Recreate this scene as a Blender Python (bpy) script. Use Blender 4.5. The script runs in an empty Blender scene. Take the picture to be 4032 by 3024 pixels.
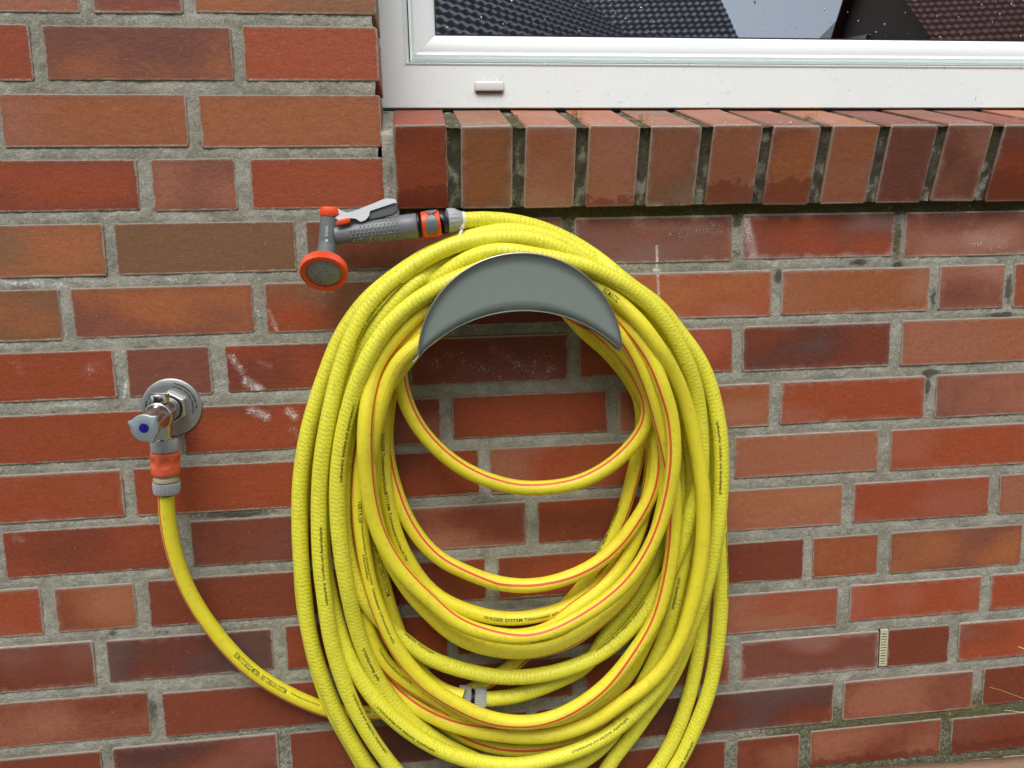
import bpy, bmesh, math, random
import numpy as np
from mathutils import Vector, Matrix, noise
random.seed(7)
rng = np.random.default_rng(7)
scene = bpy.context.scene
COL = scene.collection
MM = 0.001
# ------------------------------------------------------------------ camera, sky, sun, exposure
CAM_LOC=(250.32,-1128.77,-415.45)
CAM_ROT=[[0.992668, -0.118473, -0.023985], [0.041095, 0.144165, 0.9887], [0.113676, 0.982436, -0.147977]]
cam_d = bpy.data.cameras.new('camera'); cam = bpy.data.objects.new('camera', cam_d); COL.objects.link(cam)
r_, u_, f_ = [Vector(v) for v in CAM_ROT]
cam.matrix_world = Matrix.Translation(Vector(CAM_LOC)*MM) @ Matrix(((r_.x,u_.x,-f_.x),(r_.y,u_.y,-f_.y),(r_.z,u_.z,-f_.z))).to_4x4()
cam_d.sensor_width = 36; cam_d.lens = 3028/4032*36; cam_d.clip_start = 0.01; cam_d.clip_end = 3000
scene.camera = cam
world = bpy.data.worlds.new("World"); scene.world = world; world.use_nodes = True
SUN_EL, SUN_AZ = math.radians(58), math.radians(196)     # azimuth from +Y, clockwise: the sun stands in front of the wall
wt = world.node_tree; wt.nodes.clear()
wo = wt.nodes.new('ShaderNodeOutputWorld'); wb = wt.nodes.new('ShaderNodeBackground'); ws = wt.nodes.new('ShaderNodeTexSky')
ws.sky_type = 'NISHITA'; ws.sun_disc = False; ws.sun_elevation = SUN_EL; ws.sun_rotation = SUN_AZ
ws.air_density = 1.0; ws.dust_density = 4.0; ws.ozone_density = 1.0
wh = wt.nodes.new('ShaderNodeHueSaturation'); wh.inputs['Saturation'].default_value = 0.5
wb.inputs['Strength'].default_value = 0.14
wt.links.new(ws.outputs[0], wh.inputs['Color']); wt.links.new(wh.outputs[0], wb.inputs['Color']); wt.links.new(wb.outputs[0], wo.inputs['Surface'])
sd = bpy.data.lights.new('sun', 'SUN'); sd.energy = 1.3; sd.angle = math.radians(38); sd.color = (1.0, 0.975, 0.935)
sun = bpy.data.objects.new('sun', sd); COL.objects.link(sun)
sv = Vector((math.sin(SUN_AZ)*math.cos(SUN_EL), math.cos(SUN_AZ)*math.cos(SUN_EL), math.sin(SUN_EL)))
sun.rotation_euler = sv.to_track_quat('Z', 'Y').to_euler(); sun.location = (0,-5,6)
scene.view_settings.view_transform = 'Standard'; scene.view_settings.look = 'None'
scene.view_settings.exposure = 0.46; scene.view_settings.gamma = 1
scene.render.engine = 'CYCLES'
# ------------------------------------------------------------------ measured data (millimetres: x right, y into the wall, z up)
# where the stripe faces: [clock position in the loop from the top, anticlockwise; degrees from the outward front towards the coil's middle]
STRIPE={"F":[[0,55.2],[0.062,51.5],[0.125,55.2],[0.188,59.4],[0.25,65.5],[0.312,58.9],[0.375,53.9],[0.38,53.3],[0.438,44.7],[0.5,34.8],[0.562,37.4],[0.625,39.1],[0.65,39.7],[0.688,40.3],[0.75,39.7],[0.78,38.5],[0.812,40.5],[0.875,42.0],[0.9,42.3],[0.938,47.7],[1,55.2]],"X":[[0,-66.4],[0.062,-70.3],[0.125,-68.4],[0.188,-65.0],[0.2,-64.3],[0.25,-58.2],[0.3,-51.4],[0.312,-48.6],[0.375,-33.3],[0.4,-27.8],[0.438,-19.9],[0.5,-6.0],[0.562,3.3],[0.6,7.0],[0.625,16.8],[0.688,40.8],[0.7,45.0],[0.75,48.9],[0.8,53.0],[0.812,54.9],[0.875,66.2],[0.9,69.7],[0.938,18.0],[1,-66.4]],"G0":[[0,37.2],[0.062,37.0],[0.125,41.2],[0.188,41.5],[0.25,35.0],[0.312,27.0],[0.375,19.0],[0.438,11.0],[0.5,3.0],[0.562,9.8],[0.625,16.5],[0.688,23.2],[0.75,30.0],[0.812,51.3],[0.875,50.7],[0.938,42.1],[1,37.2]],"G1":[[0,28.4],[0.062,23.0],[0.125,25.7],[0.188,29.5],[0.2,30.6],[0.25,28.1],[0.312,18.9],[0.35,12.7],[0.375,14.5],[0.438,18.7],[0.5,22.8],[0.562,22.6],[0.625,22.3],[0.65,22.1],[0.688,16.0],[0.75,5.0],[0.78,-1.2],[0.812,3.2],[0.875,7.0],[0.9,9.3],[0.938,16.7],[1,28.4]],"Z1":[[0,178.4],[0.062,176.2],[0.125,181.6],[0.188,185.9],[0.25,191.9],[0.312,198.9],[0.375,202.4],[0.438,204.2],[0.5,205.5],[0.562,206.3],[0.625,206.7],[0.688,206.1],[0.75,203.5],[0.812,198.7],[0.875,192.1],[0.938,185.3],[1,178.4]],"Z3":[[0,168.7],[0.062,159.3],[0.125,157.6],[0.188,154.7],[0.25,156.3],[0.312,152.3],[0.375,150.2],[0.438,146.6],[0.45,145.6],[0.5,130.2],[0.562,110.0],[0.6,96.7],[0.625,94.8],[0.688,90.5],[0.75,83.3],[0.812,87.9],[0.875,89.3],[0.9,89.5],[0.938,119.9],[1,168.7]],"E2":[[0,-121.0],[0.062,-121.2],[0.125,-114.9],[0.188,-106.4],[0.25,-98.6],[0.312,-91.8],[0.375,-84.9],[0.42,-80.3],[0.438,-74.0],[0.5,-52.0],[0.53,-41.7],[0.562,-34.3],[0.6,-26.3],[0.625,-30.8],[0.688,-42.6],[0.75,-56.3],[0.812,-70.5],[0.875,-86.9],[0.938,-103.4],[1,-121.0]],"U":[[0,20.9],[0.062,15.6],[0.125,16.7],[0.188,17.2],[0.25,18.7],[0.3,18.5],[0.312,21.0],[0.375,42.1],[0.42,53.8],[0.438,62.9],[0.48,83.8],[0.5,91.8],[0.53,103.8],[0.562,107.6],[0.625,112.8],[0.65,113.7],[0.688,113.7],[0.75,116.1],[0.812,118.6],[0.875,121.7],[0.9,121.8],[0.938,84.1],[1,20.9]],"J":[[0,-60.9],[0.062,-63.2],[0.125,-59.2],[0.188,-55.4],[0.25,-51.5],[0.3,-47.2],[0.312,-45.2],[0.375,-33.1],[0.42,-30.6],[0.438,-34.9],[0.48,-44.0],[0.5,-53.9],[0.55,-81.5],[0.562,-80.2],[0.625,-76.9],[0.688,-72.5],[0.75,-70.4],[0.812,-67.3],[0.875,-64.3],[0.938,-61.3],[1,-60.9]],"N2":[[0,4.6],[0.062,2.4],[0.125,6.3],[0.188,9.6],[0.25,13.4],[0.3,14.9],[0.312,14.0],[0.375,18.1],[0.438,18.1],[0.5,18.2],[0.562,29.0],[0.6,33.4],[0.625,32.5],[0.688,26.9],[0.75,23.3],[0.812,20.2],[0.875,15.0],[0.938,11.1],[1,4.6]]}
STRIPE_D=[[0,-42.4],[0.062,-40.6],[0.1,-40.1],[0.125,-37.5],[0.188,-31.4],[0.2,-30.6],[0.25,-25.9],[0.3,-21.3],[0.312,-21.8],[0.375,-26.1],[0.438,-29.1],[0.45,-29.6],[0.5,-35.2],[0.562,-50.8],[0.6,-53.3],[0.625,63.1],[0.65,178.8],[0.688,175.8],[0.75,177.7],[0.812,182.7],[0.875,187.0],[0.938,191.4],[1,210.6]]
BRICKS=[[0,-417.4,-177.4,-69.8,-2.8,"B","K",0,0],
[0,-161.4,-47.6,-69.2,-1.7,"R","P",1,0],
[0,-32.2,206.5,-67.4,1.0,"O","B",0,0],
[1,-483.3,-243.3,-155.2,-84.2,"R","R",0,0],
[1,-227.4,12.0,-154.2,-84.8,"O","P",0,0],
[1,26.4,206.5,-153.8,-83.2,"R","R",0,0],
[2,-290.4,-53.6,-240.0,-171.4,"O","K",0,0],
[2,-37.4,206.5,-241.8,-171.7,"O","O",0,0],
[3,-365.0,-125.0,-324.3,-255.8,"R","D",0,0],
[3,-106.9,4.0,-325.8,-255.8,"K","P",0,0],
[3,23.2,206.5,-325.5,-256.6,"R","R",0,0],
[4,-416.2,-176.2,-411.4,-340.6,"B","O",0,0],
[4,-162.8,79.0,-411.1,-340.9,"B","B",0,0],
[4,93.6,341.5,-412.7,-342.7,"D","B",0,0],
[4,355.9,461.0,-410.8,-342.3,"P","K",1,0],
[4,478.8,720.6,-411.5,-343.3,"K","P",2,0],
[4,735.8,979.7,-410.1,-342.4,"R","P",3,0],
[4,997.0,1237.0,-412.4,-343.3,"P","K",2,0],
[5,-482.3,-242.3,-497.9,-427.2,"O","B",0,0],
[5,-227.7,15.1,-496.7,-427.8,"O","P",0,0],
[5,31.5,283.0,-497.9,-427.2,"R","B",0,0],
[5,299.6,522.8,-496.4,-427.9,"D","D",0,0],
[5,540.2,784.6,-496.6,-426.6,"O","R",2,0],
[5,800.2,1043.6,-496.4,-427.0,"O","O",2,0],
[5,1059.7,1172.0,-496.5,-425.9,"P","K",2,0],
[5,1187.8,1427.8,-497.0,-425.7,"O","R",1,0],
[6,-419.9,-179.9,-582.1,-513.2,"R","R",0,0],
[6,-163.4,-49.3,-582.3,-513.0,"P","P",0,0],
[6,-28.6,216.9,-580.9,-513.0,"R","D",0,0],
[6,230.5,466.8,-583.2,-512.1,"D","D",1,0],
[6,484.4,724.1,-580.2,-511.5,"D","R",1,0],
[6,740.1,982.5,-581.3,-511.7,"D","V",1,0],
[6,1001.1,1241.1,-582.7,-510.8,"K","O",1,0],
[7,-349.5,-109.5,-671.1,-600.7,"R","R",0,0],
[7,-96.2,142.7,-668.6,-599.5,"R","D",0,0],
[7,157.4,272.6,-670.4,-600.6,"K","D",0,0],
[7,289.4,526.2,-665.8,-600.2,"R","D",0,0],
[7,544.3,786.6,-668.8,-599.9,"R","O",2,0],
[7,804.0,1046.1,-668.1,-599.5,"R","R",2,0],
[7,1064.5,1304.5,-669.5,-599.4,"K","P",1,0],
[8,-424.6,-184.6,-756.0,-685.6,"R","R",1,0],
[8,-170.0,73.6,-756.4,-685.4,"R","R",0,0],
[8,86.6,328.0,-752.2,-681.9,"R","D",0,0],
[8,343.8,593.6,-753.8,-682.2,"R","K",0,0],
[8,609.8,713.3,-753.2,-684.7,"D","R",0,0],
[8,729.3,971.3,-752.2,-683.0,"K","O",2,0],
[8,991.5,1231.5,-753.7,-684.9,"R","R",1,0],
[9,-355.1,-114.8,-837.7,-767.7,"R","D",0,0],
[9,-98.0,143.0,-838.1,-768.1,"D","P",0,0],
[9,156.2,398.2,-836.8,-767.6,"D","K",1,0],
[9,415.9,651.5,-837.9,-768.6,"D","R",0,0],
[9,666.8,913.6,-838.1,-770.1,"K","O",1,0],
[9,931.9,1170.7,-837.9,-770.5,"R","R",1,0],
[9,1188.2,1428.2,-838.7,-770.6,"K","K",0,0],
[10,-552.6,-312.6,-925.8,-853.9,"R","R",1,0],
[10,-294.4,-183.1,-925.2,-856.8,"D","O",1,0],
[10,-165.1,79.9,-926.9,-854.5,"D","D",0,0],
[10,93.2,333.3,-922.1,-853.4,"R","D",0,0],
[10,351.3,594.0,-923.2,-854.5,"D","R",0,0],
[10,609.8,850.3,-926.1,-857.4,"D","D",0,0],
[10,865.7,979.0,-926.5,-857.6,"O","R",0,0],
[10,1000.2,1235.8,-928.2,-857.7,"O","P",0,0],
[11,-489.1,-249.1,-1011.3,-940.2,"D","D",2,0],
[11,-231.6,7.2,-1009.7,-942.4,"D","V",1,0],
[11,25.7,271.5,-1011.7,-939.8,"R","D",0,0],
[11,284.9,527.8,-1009.9,-941.4,"D","D",0,0],
[11,542.3,648.1,-1009.9,-941.4,"D","D",0,0],
[11,663.7,912.6,-1012.3,-944.8,"K","R",1,0],
[11,933.0,1167.5,-1007.6,-943.3,"R","R",2,0],
[11,1184.6,1424.6,-1008.2,-943.2,"R","R",2,0],
[12,-419.2,-179.2,-1099.0,-1027.9,"D","K",0,0],
[12,-160.4,87.7,-1104.8,-1032.6,"D","D",0,0],
[12,102.3,200.3,-1095.5,-1027.0,"D","D",0,0],
[12,215.3,468.4,-1095.3,-1025.5,"D","D",1,0],
[12,485.8,729.4,-1097.8,-1027.7,"D","K",2,0],
[12,746.9,989.3,-1094.7,-1026.9,"P","D",3,0],
[12,1004.1,1116.0,-1094.8,-1026.8,"D","D",0,0],
[12,1132.1,1372.1,-1094.9,-1025.4,"R","D",2,0],
[13,-494.7,-254.7,-1187.2,-1116.3,"D","D",0,0],
[13,-239.2,3.2,-1185.1,-1113.7,"V","D",1,0],
[13,21.1,267.5,-1185.7,-1115.3,"V","D",0,0],
[13,281.7,392.4,-1181.1,-1112.6,"D","D",1,0],
[13,406.8,646.2,-1181.1,-1112.6,"V","D",0,0],
[13,661.3,911.4,-1184.6,-1114.0,"D","V",1,0],
[13,929.1,1164.9,-1183.8,-1113.8,"K","D",1,0],
[13,1183.5,1423.5,-1181.4,-1111.7,"D","D",0,0],
[14,479.8,724.3,-1268.4,-1199.2,"D","D",0,0],
[14,742.9,854.5,-1271.4,-1200.4,"K","D",0,0],
[14,873.3,1111.7,-1265.2,-1198.3,"K","D",0,12],
[14,1130.6,1370.6,-1268.0,-1200.5,"D","P",0,20]]
STRANDS={"F":("s",1,[[257.2,-91.0,-465.8],[246.4,-91.0,-475.1],[235.8,-90.1,-484.7],[225.5,-88.9,-494.7],[215.6,-87.8,-505.2],[206.2,-87.2,-516.0],[197.6,-86.8,-527.5],[190.4,-87.0,-539.7],[184.6,-88.1,-552.7],[180.1,-90.4,-566.1],[176.5,-93.4,-579.6],[173.6,-96.3,-593.3],[171.4,-98.5,-607.2],[169.8,-99.7,-621.4],[168.6,-99.9,-635.9],[167.8,-98.9,-650.8],[167.4,-96.9,-666.0],[167.3,-95.1,-681.3],[167.7,-93.8,-696.6],[168.7,-92.5,-711.9],[170.3,-91.0,-727.3],[172.5,-89.6,-742.8],[175.6,-88.5,-758.0],[179.6,-87.7,-773.0],[184.7,-87.1,-787.7],[190.9,-86.6,-802.0],[198.1,-86.2,-815.8],[206.1,-85.9,-829.1],[215.1,-85.7,-841.9],[224.7,-85.5,-854.2],[235.1,-85.4,-866.0],[245.7,-85.3,-877.6],[256.4,-85.2,-889.2],[267.4,-85.2,-900.5],[279.3,-85.1,-910.7],[292.4,-85.1,-919.4],[306.3,-85.1,-926.6],[320.7,-85.1,-932.6],[335.6,-85.1,-937.5],[350.8,-85.1,-941.2],[366.2,-85.0,-943.7],[381.7,-85.0,-944.7],[397.2,-85.0,-944.0],[412.4,-85.1,-941.4],[427.2,-85.1,-937.2],[441.7,-85.1,-931.6],[455.8,-85.1,-925.2],[469.6,-85.1,-918.1],[483.1,-85.2,-910.3],[496.3,-85.2,-902.0],[508.9,-85.3,-892.9],[521.0,-85.4,-883.0],[532.2,-85.5,-872.3],[542.5,-85.6,-860.5],[551.8,-85.8,-847.9],[560.2,-86.0,-834.6],[567.7,-86.4,-820.8],[574.3,-86.8,-806.5],[580.1,-87.3,-791.7],[585.0,-88.1,-776.6],[589.1,-89.0,-761.3],[592.5,-90.3,-745.6],[595.1,-91.9,-729.8],[597.0,-93.7,-713.9],[598.3,-95.3,-698.0],[598.7,-96.5,-682.2],[598.3,-97.2,-666.6],[597.2,-97.6,-651.1],[595.3,-97.9,-635.7],[592.3,-98.5,-620.5],[588.0,-99.4,-605.6],[582.9,-100.3,-591.0],[577.7,-100.7,-576.5],[572.5,-99.9,-562.5],[566.7,-98.1,-548.9],[559.9,-96.4,-535.8],[552.1,-95.0,-523.2],[543.8,-93.0,-511.1],[535.4,-89.5,-499.5],[527.1,-84.7,-488.1],[518.3,-80.4,-477.0],[508.6,-77.3,-466.1],[498.2,-75.1,-455.9],[487.1,-73.4,-446.2],[475.1,-72.5,-437.4],[462.4,-72.6,-429.6],[448.9,-73.2,-423.1],[435.0,-73.6,-417.9],[421.0,-71.9,-414.1],[406.6,-70.9,-411.6],[391.8,-72.4,-410.4],[376.9,-74.7,-410.6],[362.1,-77.5,-412.0],[347.6,-80.5,-414.6],[333.4,-83.0,-418.2],[319.9,-84.7,-423.1],[307.0,-86.0,-429.3],[294.7,-87.1,-436.7],[283.1,-88.4,-444.9],[271.8,-89.7,-453.7],[260.9,-90.8,-462.8]]),
"X":("s",1,[[202.2,-67.7,-556.1],[194.9,-60.0,-570.2],[188.6,-58.0,-584.1],[182.7,-57.6,-598.0],[177.1,-57.2,-612.1],[171.8,-56.6,-626.4],[167.1,-56.2,-640.9],[163.2,-56.9,-655.4],[160.3,-60.1,-669.6],[158.2,-64.2,-683.7],[156.3,-66.0,-698.4],[154.7,-66.1,-713.6],[153.4,-65.9,-729.0],[152.9,-65.6,-744.6],[152.9,-65.3,-760.2],[153.5,-65.2,-775.9],[154.6,-65.1,-791.6],[155.9,-65.1,-807.3],[157.7,-65.1,-823.1],[159.8,-65.3,-838.8],[162.5,-65.6,-854.5],[165.8,-65.9,-870.0],[169.8,-66.4,-885.4],[174.4,-66.9,-900.7],[179.3,-67.3,-916.0],[184.6,-67.3,-931.4],[190.8,-67.1,-946.6],[197.9,-67.0,-961.4],[206.1,-66.9,-975.7],[215.1,-66.8,-989.5],[224.9,-66.9,-1002.7],[235.7,-67.0,-1015.1],[247.5,-67.1,-1026.3],[260.1,-67.3,-1036.7],[273.3,-67.5,-1046.6],[286.7,-67.6,-1056.1],[300.5,-67.7,-1065.0],[314.9,-67.8,-1072.9],[329.9,-67.8,-1079.4],[345.3,-67.9,-1084.5],[361.1,-67.9,-1088.1],[377.1,-67.9,-1090.3],[393.2,-67.9,-1090.9],[409.1,-67.9,-1089.5],[424.7,-67.9,-1086.3],[439.9,-67.9,-1081.4],[454.6,-67.9,-1075.2],[468.8,-67.9,-1067.7],[482.3,-67.9,-1059.2],[495.3,-67.9,-1049.6],[507.5,-67.9,-1039.2],[519.0,-67.8,-1027.8],[529.8,-67.8,-1015.7],[540.1,-67.7,-1003.1],[550.0,-67.6,-990.3],[559.6,-67.5,-977.2],[568.8,-67.3,-963.8],[577.1,-67.2,-949.8],[584.2,-67.0,-935.2],[589.8,-67.0,-919.8],[594.3,-66.9,-904.0],[598.1,-67.0,-887.9],[601.5,-67.1,-871.7],[604.3,-67.4,-855.4],[606.6,-67.7,-839.0],[608.3,-68.1,-822.5],[609.4,-68.7,-805.9],[609.8,-69.5,-789.3],[609.4,-70.6,-772.6],[608.1,-72.1,-755.8],[606.0,-73.9,-739.1],[603.4,-75.2,-722.6],[600.4,-76.4,-706.4],[597.1,-77.7,-690.2],[593.3,-79.4,-674.2],[589.1,-81.2,-658.2],[584.6,-83.3,-642.4],[580.0,-85.4,-626.8],[575.4,-87.2,-611.4],[570.8,-88.5,-596.2],[565.9,-89.0,-581.5],[560.2,-89.1,-567.2],[553.6,-88.9,-553.5],[546.1,-88.4,-540.3],[537.6,-88.1,-527.8],[527.7,-88.5,-516.2],[516.6,-89.9,-505.4],[504.9,-91.1,-495.4],[493.2,-91.5,-485.8],[481.9,-91.5,-476.1],[470.7,-91.2,-466.3],[459.4,-91.0,-456.9],[447.5,-90.8,-448.4],[434.7,-91.0,-441.4],[421.2,-91.5,-436.0],[407.3,-91.4,-432.0],[393.3,-89.4,-429.7],[379.2,-87.2,-428.8],[365.0,-85.9,-429.4],[350.8,-84.8,-431.5],[337.1,-83.3,-435.0],[323.8,-82.6,-440.0],[311.1,-83.0,-446.7],[299.1,-83.6,-454.5],[287.5,-84.1,-463.1],[276.2,-84.5,-471.9],[265.1,-84.5,-481.0],[254.3,-83.9,-490.6],[244.0,-82.7,-500.8],[234.2,-81.4,-511.5],[224.9,-80.1,-522.7],[216.0,-78.6,-534.4],[207.6,-74.2,-546.9]]),
"G0":("s",1,[[219.8,-57.3,-539.7],[217.3,-57.2,-553.4],[218.1,-56.6,-567.9],[220.8,-55.5,-582.7],[224.6,-54.4,-597.4],[229.7,-53.7,-611.7],[236.2,-53.2,-625.5],[243.9,-52.8,-638.7],[252.8,-52.5,-651.2],[262.6,-52.3,-663.0],[273.3,-52.2,-674.2],[284.7,-52.1,-684.6],[296.9,-52.0,-694.2],[309.8,-52.0,-702.7],[323.5,-52.0,-710.3],[337.6,-52.0,-716.8],[352.2,-52.0,-722.4],[367.2,-52.1,-727.0],[382.5,-52.1,-730.2],[398.0,-52.1,-732.1],[413.7,-52.1,-732.7],[429.4,-52.2,-732.5],[445.1,-52.2,-731.3],[460.6,-52.3,-728.9],[475.7,-52.4,-725.0],[490.2,-52.5,-719.4],[504.2,-52.7,-712.4],[517.4,-53.0,-704.1],[529.8,-53.5,-694.7],[541.2,-54.2,-684.1],[551.6,-55.3,-672.5],[560.5,-56.8,-659.8],[567.3,-58.8,-646.1],[571.3,-60.1,-631.6],[571.5,-60.2,-616.8],[568.2,-60.2,-602.0],[562.3,-60.3,-587.4],[555.1,-60.5,-573.3],[547.1,-60.8,-559.6],[538.3,-60.9,-546.5],[528.7,-60.9,-534.3],[518.0,-60.6,-523.1],[506.3,-60.4,-513.0],[494.3,-60.6,-503.1],[482.7,-60.3,-493.1],[471.5,-60.3,-482.7],[459.9,-60.6,-472.7],[447.8,-60.6,-463.8],[434.7,-60.2,-456.4],[421.0,-59.7,-450.6],[406.8,-58.9,-446.4],[392.3,-58.1,-444.0],[377.6,-57.4,-443.7],[363.1,-56.6,-445.2],[348.8,-55.9,-448.6],[335.1,-55.5,-453.8],[322.0,-56.2,-460.6],[309.6,-57.4,-468.6],[297.4,-58.0,-477.0],[285.1,-57.9,-485.1],[272.4,-57.6,-492.6],[259.7,-57.2,-500.1],[247.3,-57.2,-508.1],[235.8,-57.3,-517.1],[226.2,-57.4,-527.5]]),
"G1":("s",1,[[207.9,-14.0,-564.1],[203.0,-15.1,-578.3],[199.8,-15.4,-593.4],[197.2,-15.1,-608.9],[195.0,-15.1,-624.5],[193.2,-15.3,-640.1],[192.3,-15.9,-655.8],[192.5,-16.6,-671.5],[193.8,-17.4,-687.2],[196.1,-18.7,-702.7],[199.3,-20.6,-718.0],[203.1,-23.2,-733.0],[207.5,-26.0,-747.7],[212.7,-28.5,-762.2],[218.9,-30.4,-776.5],[226.1,-32.0,-790.5],[234.5,-33.3,-803.9],[244.0,-34.4,-816.6],[254.7,-35.4,-828.3],[266.6,-36.4,-838.6],[279.7,-37.3,-847.5],[293.6,-38.0,-855.3],[307.9,-38.7,-862.6],[322.5,-39.3,-869.4],[337.5,-39.8,-875.4],[352.8,-40.2,-880.2],[368.5,-40.7,-883.6],[384.4,-41.2,-885.6],[400.3,-41.8,-885.9],[416.3,-42.3,-884.8],[432.1,-42.8,-882.2],[447.6,-43.2,-878.4],[462.8,-43.6,-873.5],[477.7,-43.9,-867.4],[491.9,-44.2,-860.2],[505.4,-44.5,-851.6],[517.9,-44.9,-841.6],[529.4,-45.3,-830.4],[540.0,-45.8,-818.3],[549.7,-46.5,-805.4],[558.7,-47.3,-792.0],[567.3,-48.2,-778.2],[574.9,-48.7,-764.1],[581.1,-48.7,-749.5],[585.8,-48.2,-734.3],[588.8,-47.7,-718.6],[590.0,-47.6,-702.5],[589.7,-48.0,-686.2],[588.0,-48.4,-670.0],[585.2,-48.6,-654.0],[581.6,-48.1,-638.4],[576.8,-47.4,-623.2],[570.3,-47.4,-608.5],[562.6,-47.8,-594.2],[554.3,-48.3,-580.2],[546.0,-48.6,-566.4],[537.7,-48.7,-552.8],[528.8,-48.4,-539.9],[518.9,-47.1,-528.3],[508.2,-43.2,-518.1],[497.4,-36.7,-508.8],[486.1,-32.8,-499.1],[474.6,-31.9,-488.6],[463.0,-32.0,-478.1],[450.7,-32.3,-468.6],[437.6,-32.5,-460.6],[423.5,-32.5,-454.5],[408.9,-32.2,-450.3],[393.9,-31.8,-448.0],[378.8,-31.1,-447.6],[363.9,-29.6,-449.0],[349.5,-25.2,-452.4],[335.7,-18.7,-457.6],[322.2,-14.5,-464.3],[309.2,-13.1,-472.3],[296.5,-12.7,-481.0],[284.0,-12.3,-490.1],[271.6,-12.1,-499.3],[259.3,-11.7,-508.6],[247.2,-11.5,-518.3],[235.6,-11.6,-528.4],[224.7,-12.1,-539.2],[215.2,-12.9,-551.0]]),
"Z1":("s",1,[[204.4,-43.0,-569.1],[199.0,-37.6,-583.9],[195.3,-33.4,-599.4],[192.6,-32.6,-614.8],[190.6,-32.8,-630.2],[189.1,-33.2,-645.6],[188.1,-33.8,-661.1],[187.7,-34.3,-676.7],[187.8,-34.5,-692.4],[188.2,-34.8,-708.1],[189.0,-35.6,-723.8],[190.4,-36.3,-739.5],[192.5,-36.4,-755.3],[195.2,-36.0,-771.3],[198.7,-35.3,-787.3],[203.1,-34.3,-803.2],[208.6,-33.1,-819.0],[215.0,-31.5,-834.6],[222.3,-29.7,-850.0],[230.6,-28.2,-864.9],[240.0,-27.2,-878.9],[250.7,-26.7,-891.5],[262.9,-26.8,-902.4],[276.3,-27.4,-911.4],[290.7,-27.9,-919.2],[305.5,-28.3,-926.0],[320.8,-28.6,-931.9],[336.5,-28.7,-936.7],[352.5,-28.8,-940.2],[368.7,-28.8,-942.1],[385.0,-28.7,-942.6],[401.3,-28.5,-941.8],[417.5,-28.2,-939.9],[433.6,-27.9,-936.8],[449.2,-27.8,-932.2],[464.1,-27.7,-925.8],[478.4,-26.9,-918.2],[492.2,-25.4,-909.7],[505.5,-23.5,-900.3],[518.0,-21.7,-889.9],[529.6,-20.3,-878.4],[540.2,-19.1,-865.9],[549.8,-18.0,-852.6],[558.6,-17.1,-838.7],[566.4,-16.2,-824.2],[573.2,-15.3,-809.1],[578.7,-14.4,-793.5],[583.1,-13.5,-777.6],[586.5,-12.9,-761.3],[588.9,-12.5,-744.7],[590.5,-12.4,-728.0],[591.0,-13.0,-711.1],[589.9,-14.7,-694.0],[587.5,-17.0,-676.8],[584.5,-17.8,-660.2],[581.6,-15.8,-644.3],[578.0,-14.0,-628.6],[572.6,-14.3,-613.1],[565.4,-15.0,-598.3],[557.0,-15.5,-584.1],[548.4,-16.1,-570.0],[539.5,-17.1,-556.1],[529.5,-18.1,-543.1],[518.1,-19.0,-531.6],[505.8,-19.3,-521.3],[493.8,-18.1,-511.1],[482.8,-16.7,-500.0],[472.1,-16.6,-488.2],[461.1,-17.6,-476.8],[449.0,-18.5,-466.9],[435.6,-19.0,-459.0],[421.3,-19.0,-453.3],[406.3,-18.7,-449.6],[391.0,-18.3,-447.9],[375.6,-18.4,-448.0],[360.1,-20.7,-449.7],[344.6,-28.4,-452.8],[329.8,-36.8,-457.5],[316.2,-41.5,-464.1],[303.6,-43.0,-472.1],[291.7,-43.5,-481.2],[280.0,-43.7,-490.5],[268.3,-44.0,-500.0],[256.7,-44.3,-509.5],[245.4,-44.6,-519.3],[234.4,-44.6,-529.5],[224.0,-44.3,-540.3],[214.5,-44.3,-551.9],[206.6,-43.8,-564.5]]),
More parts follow.
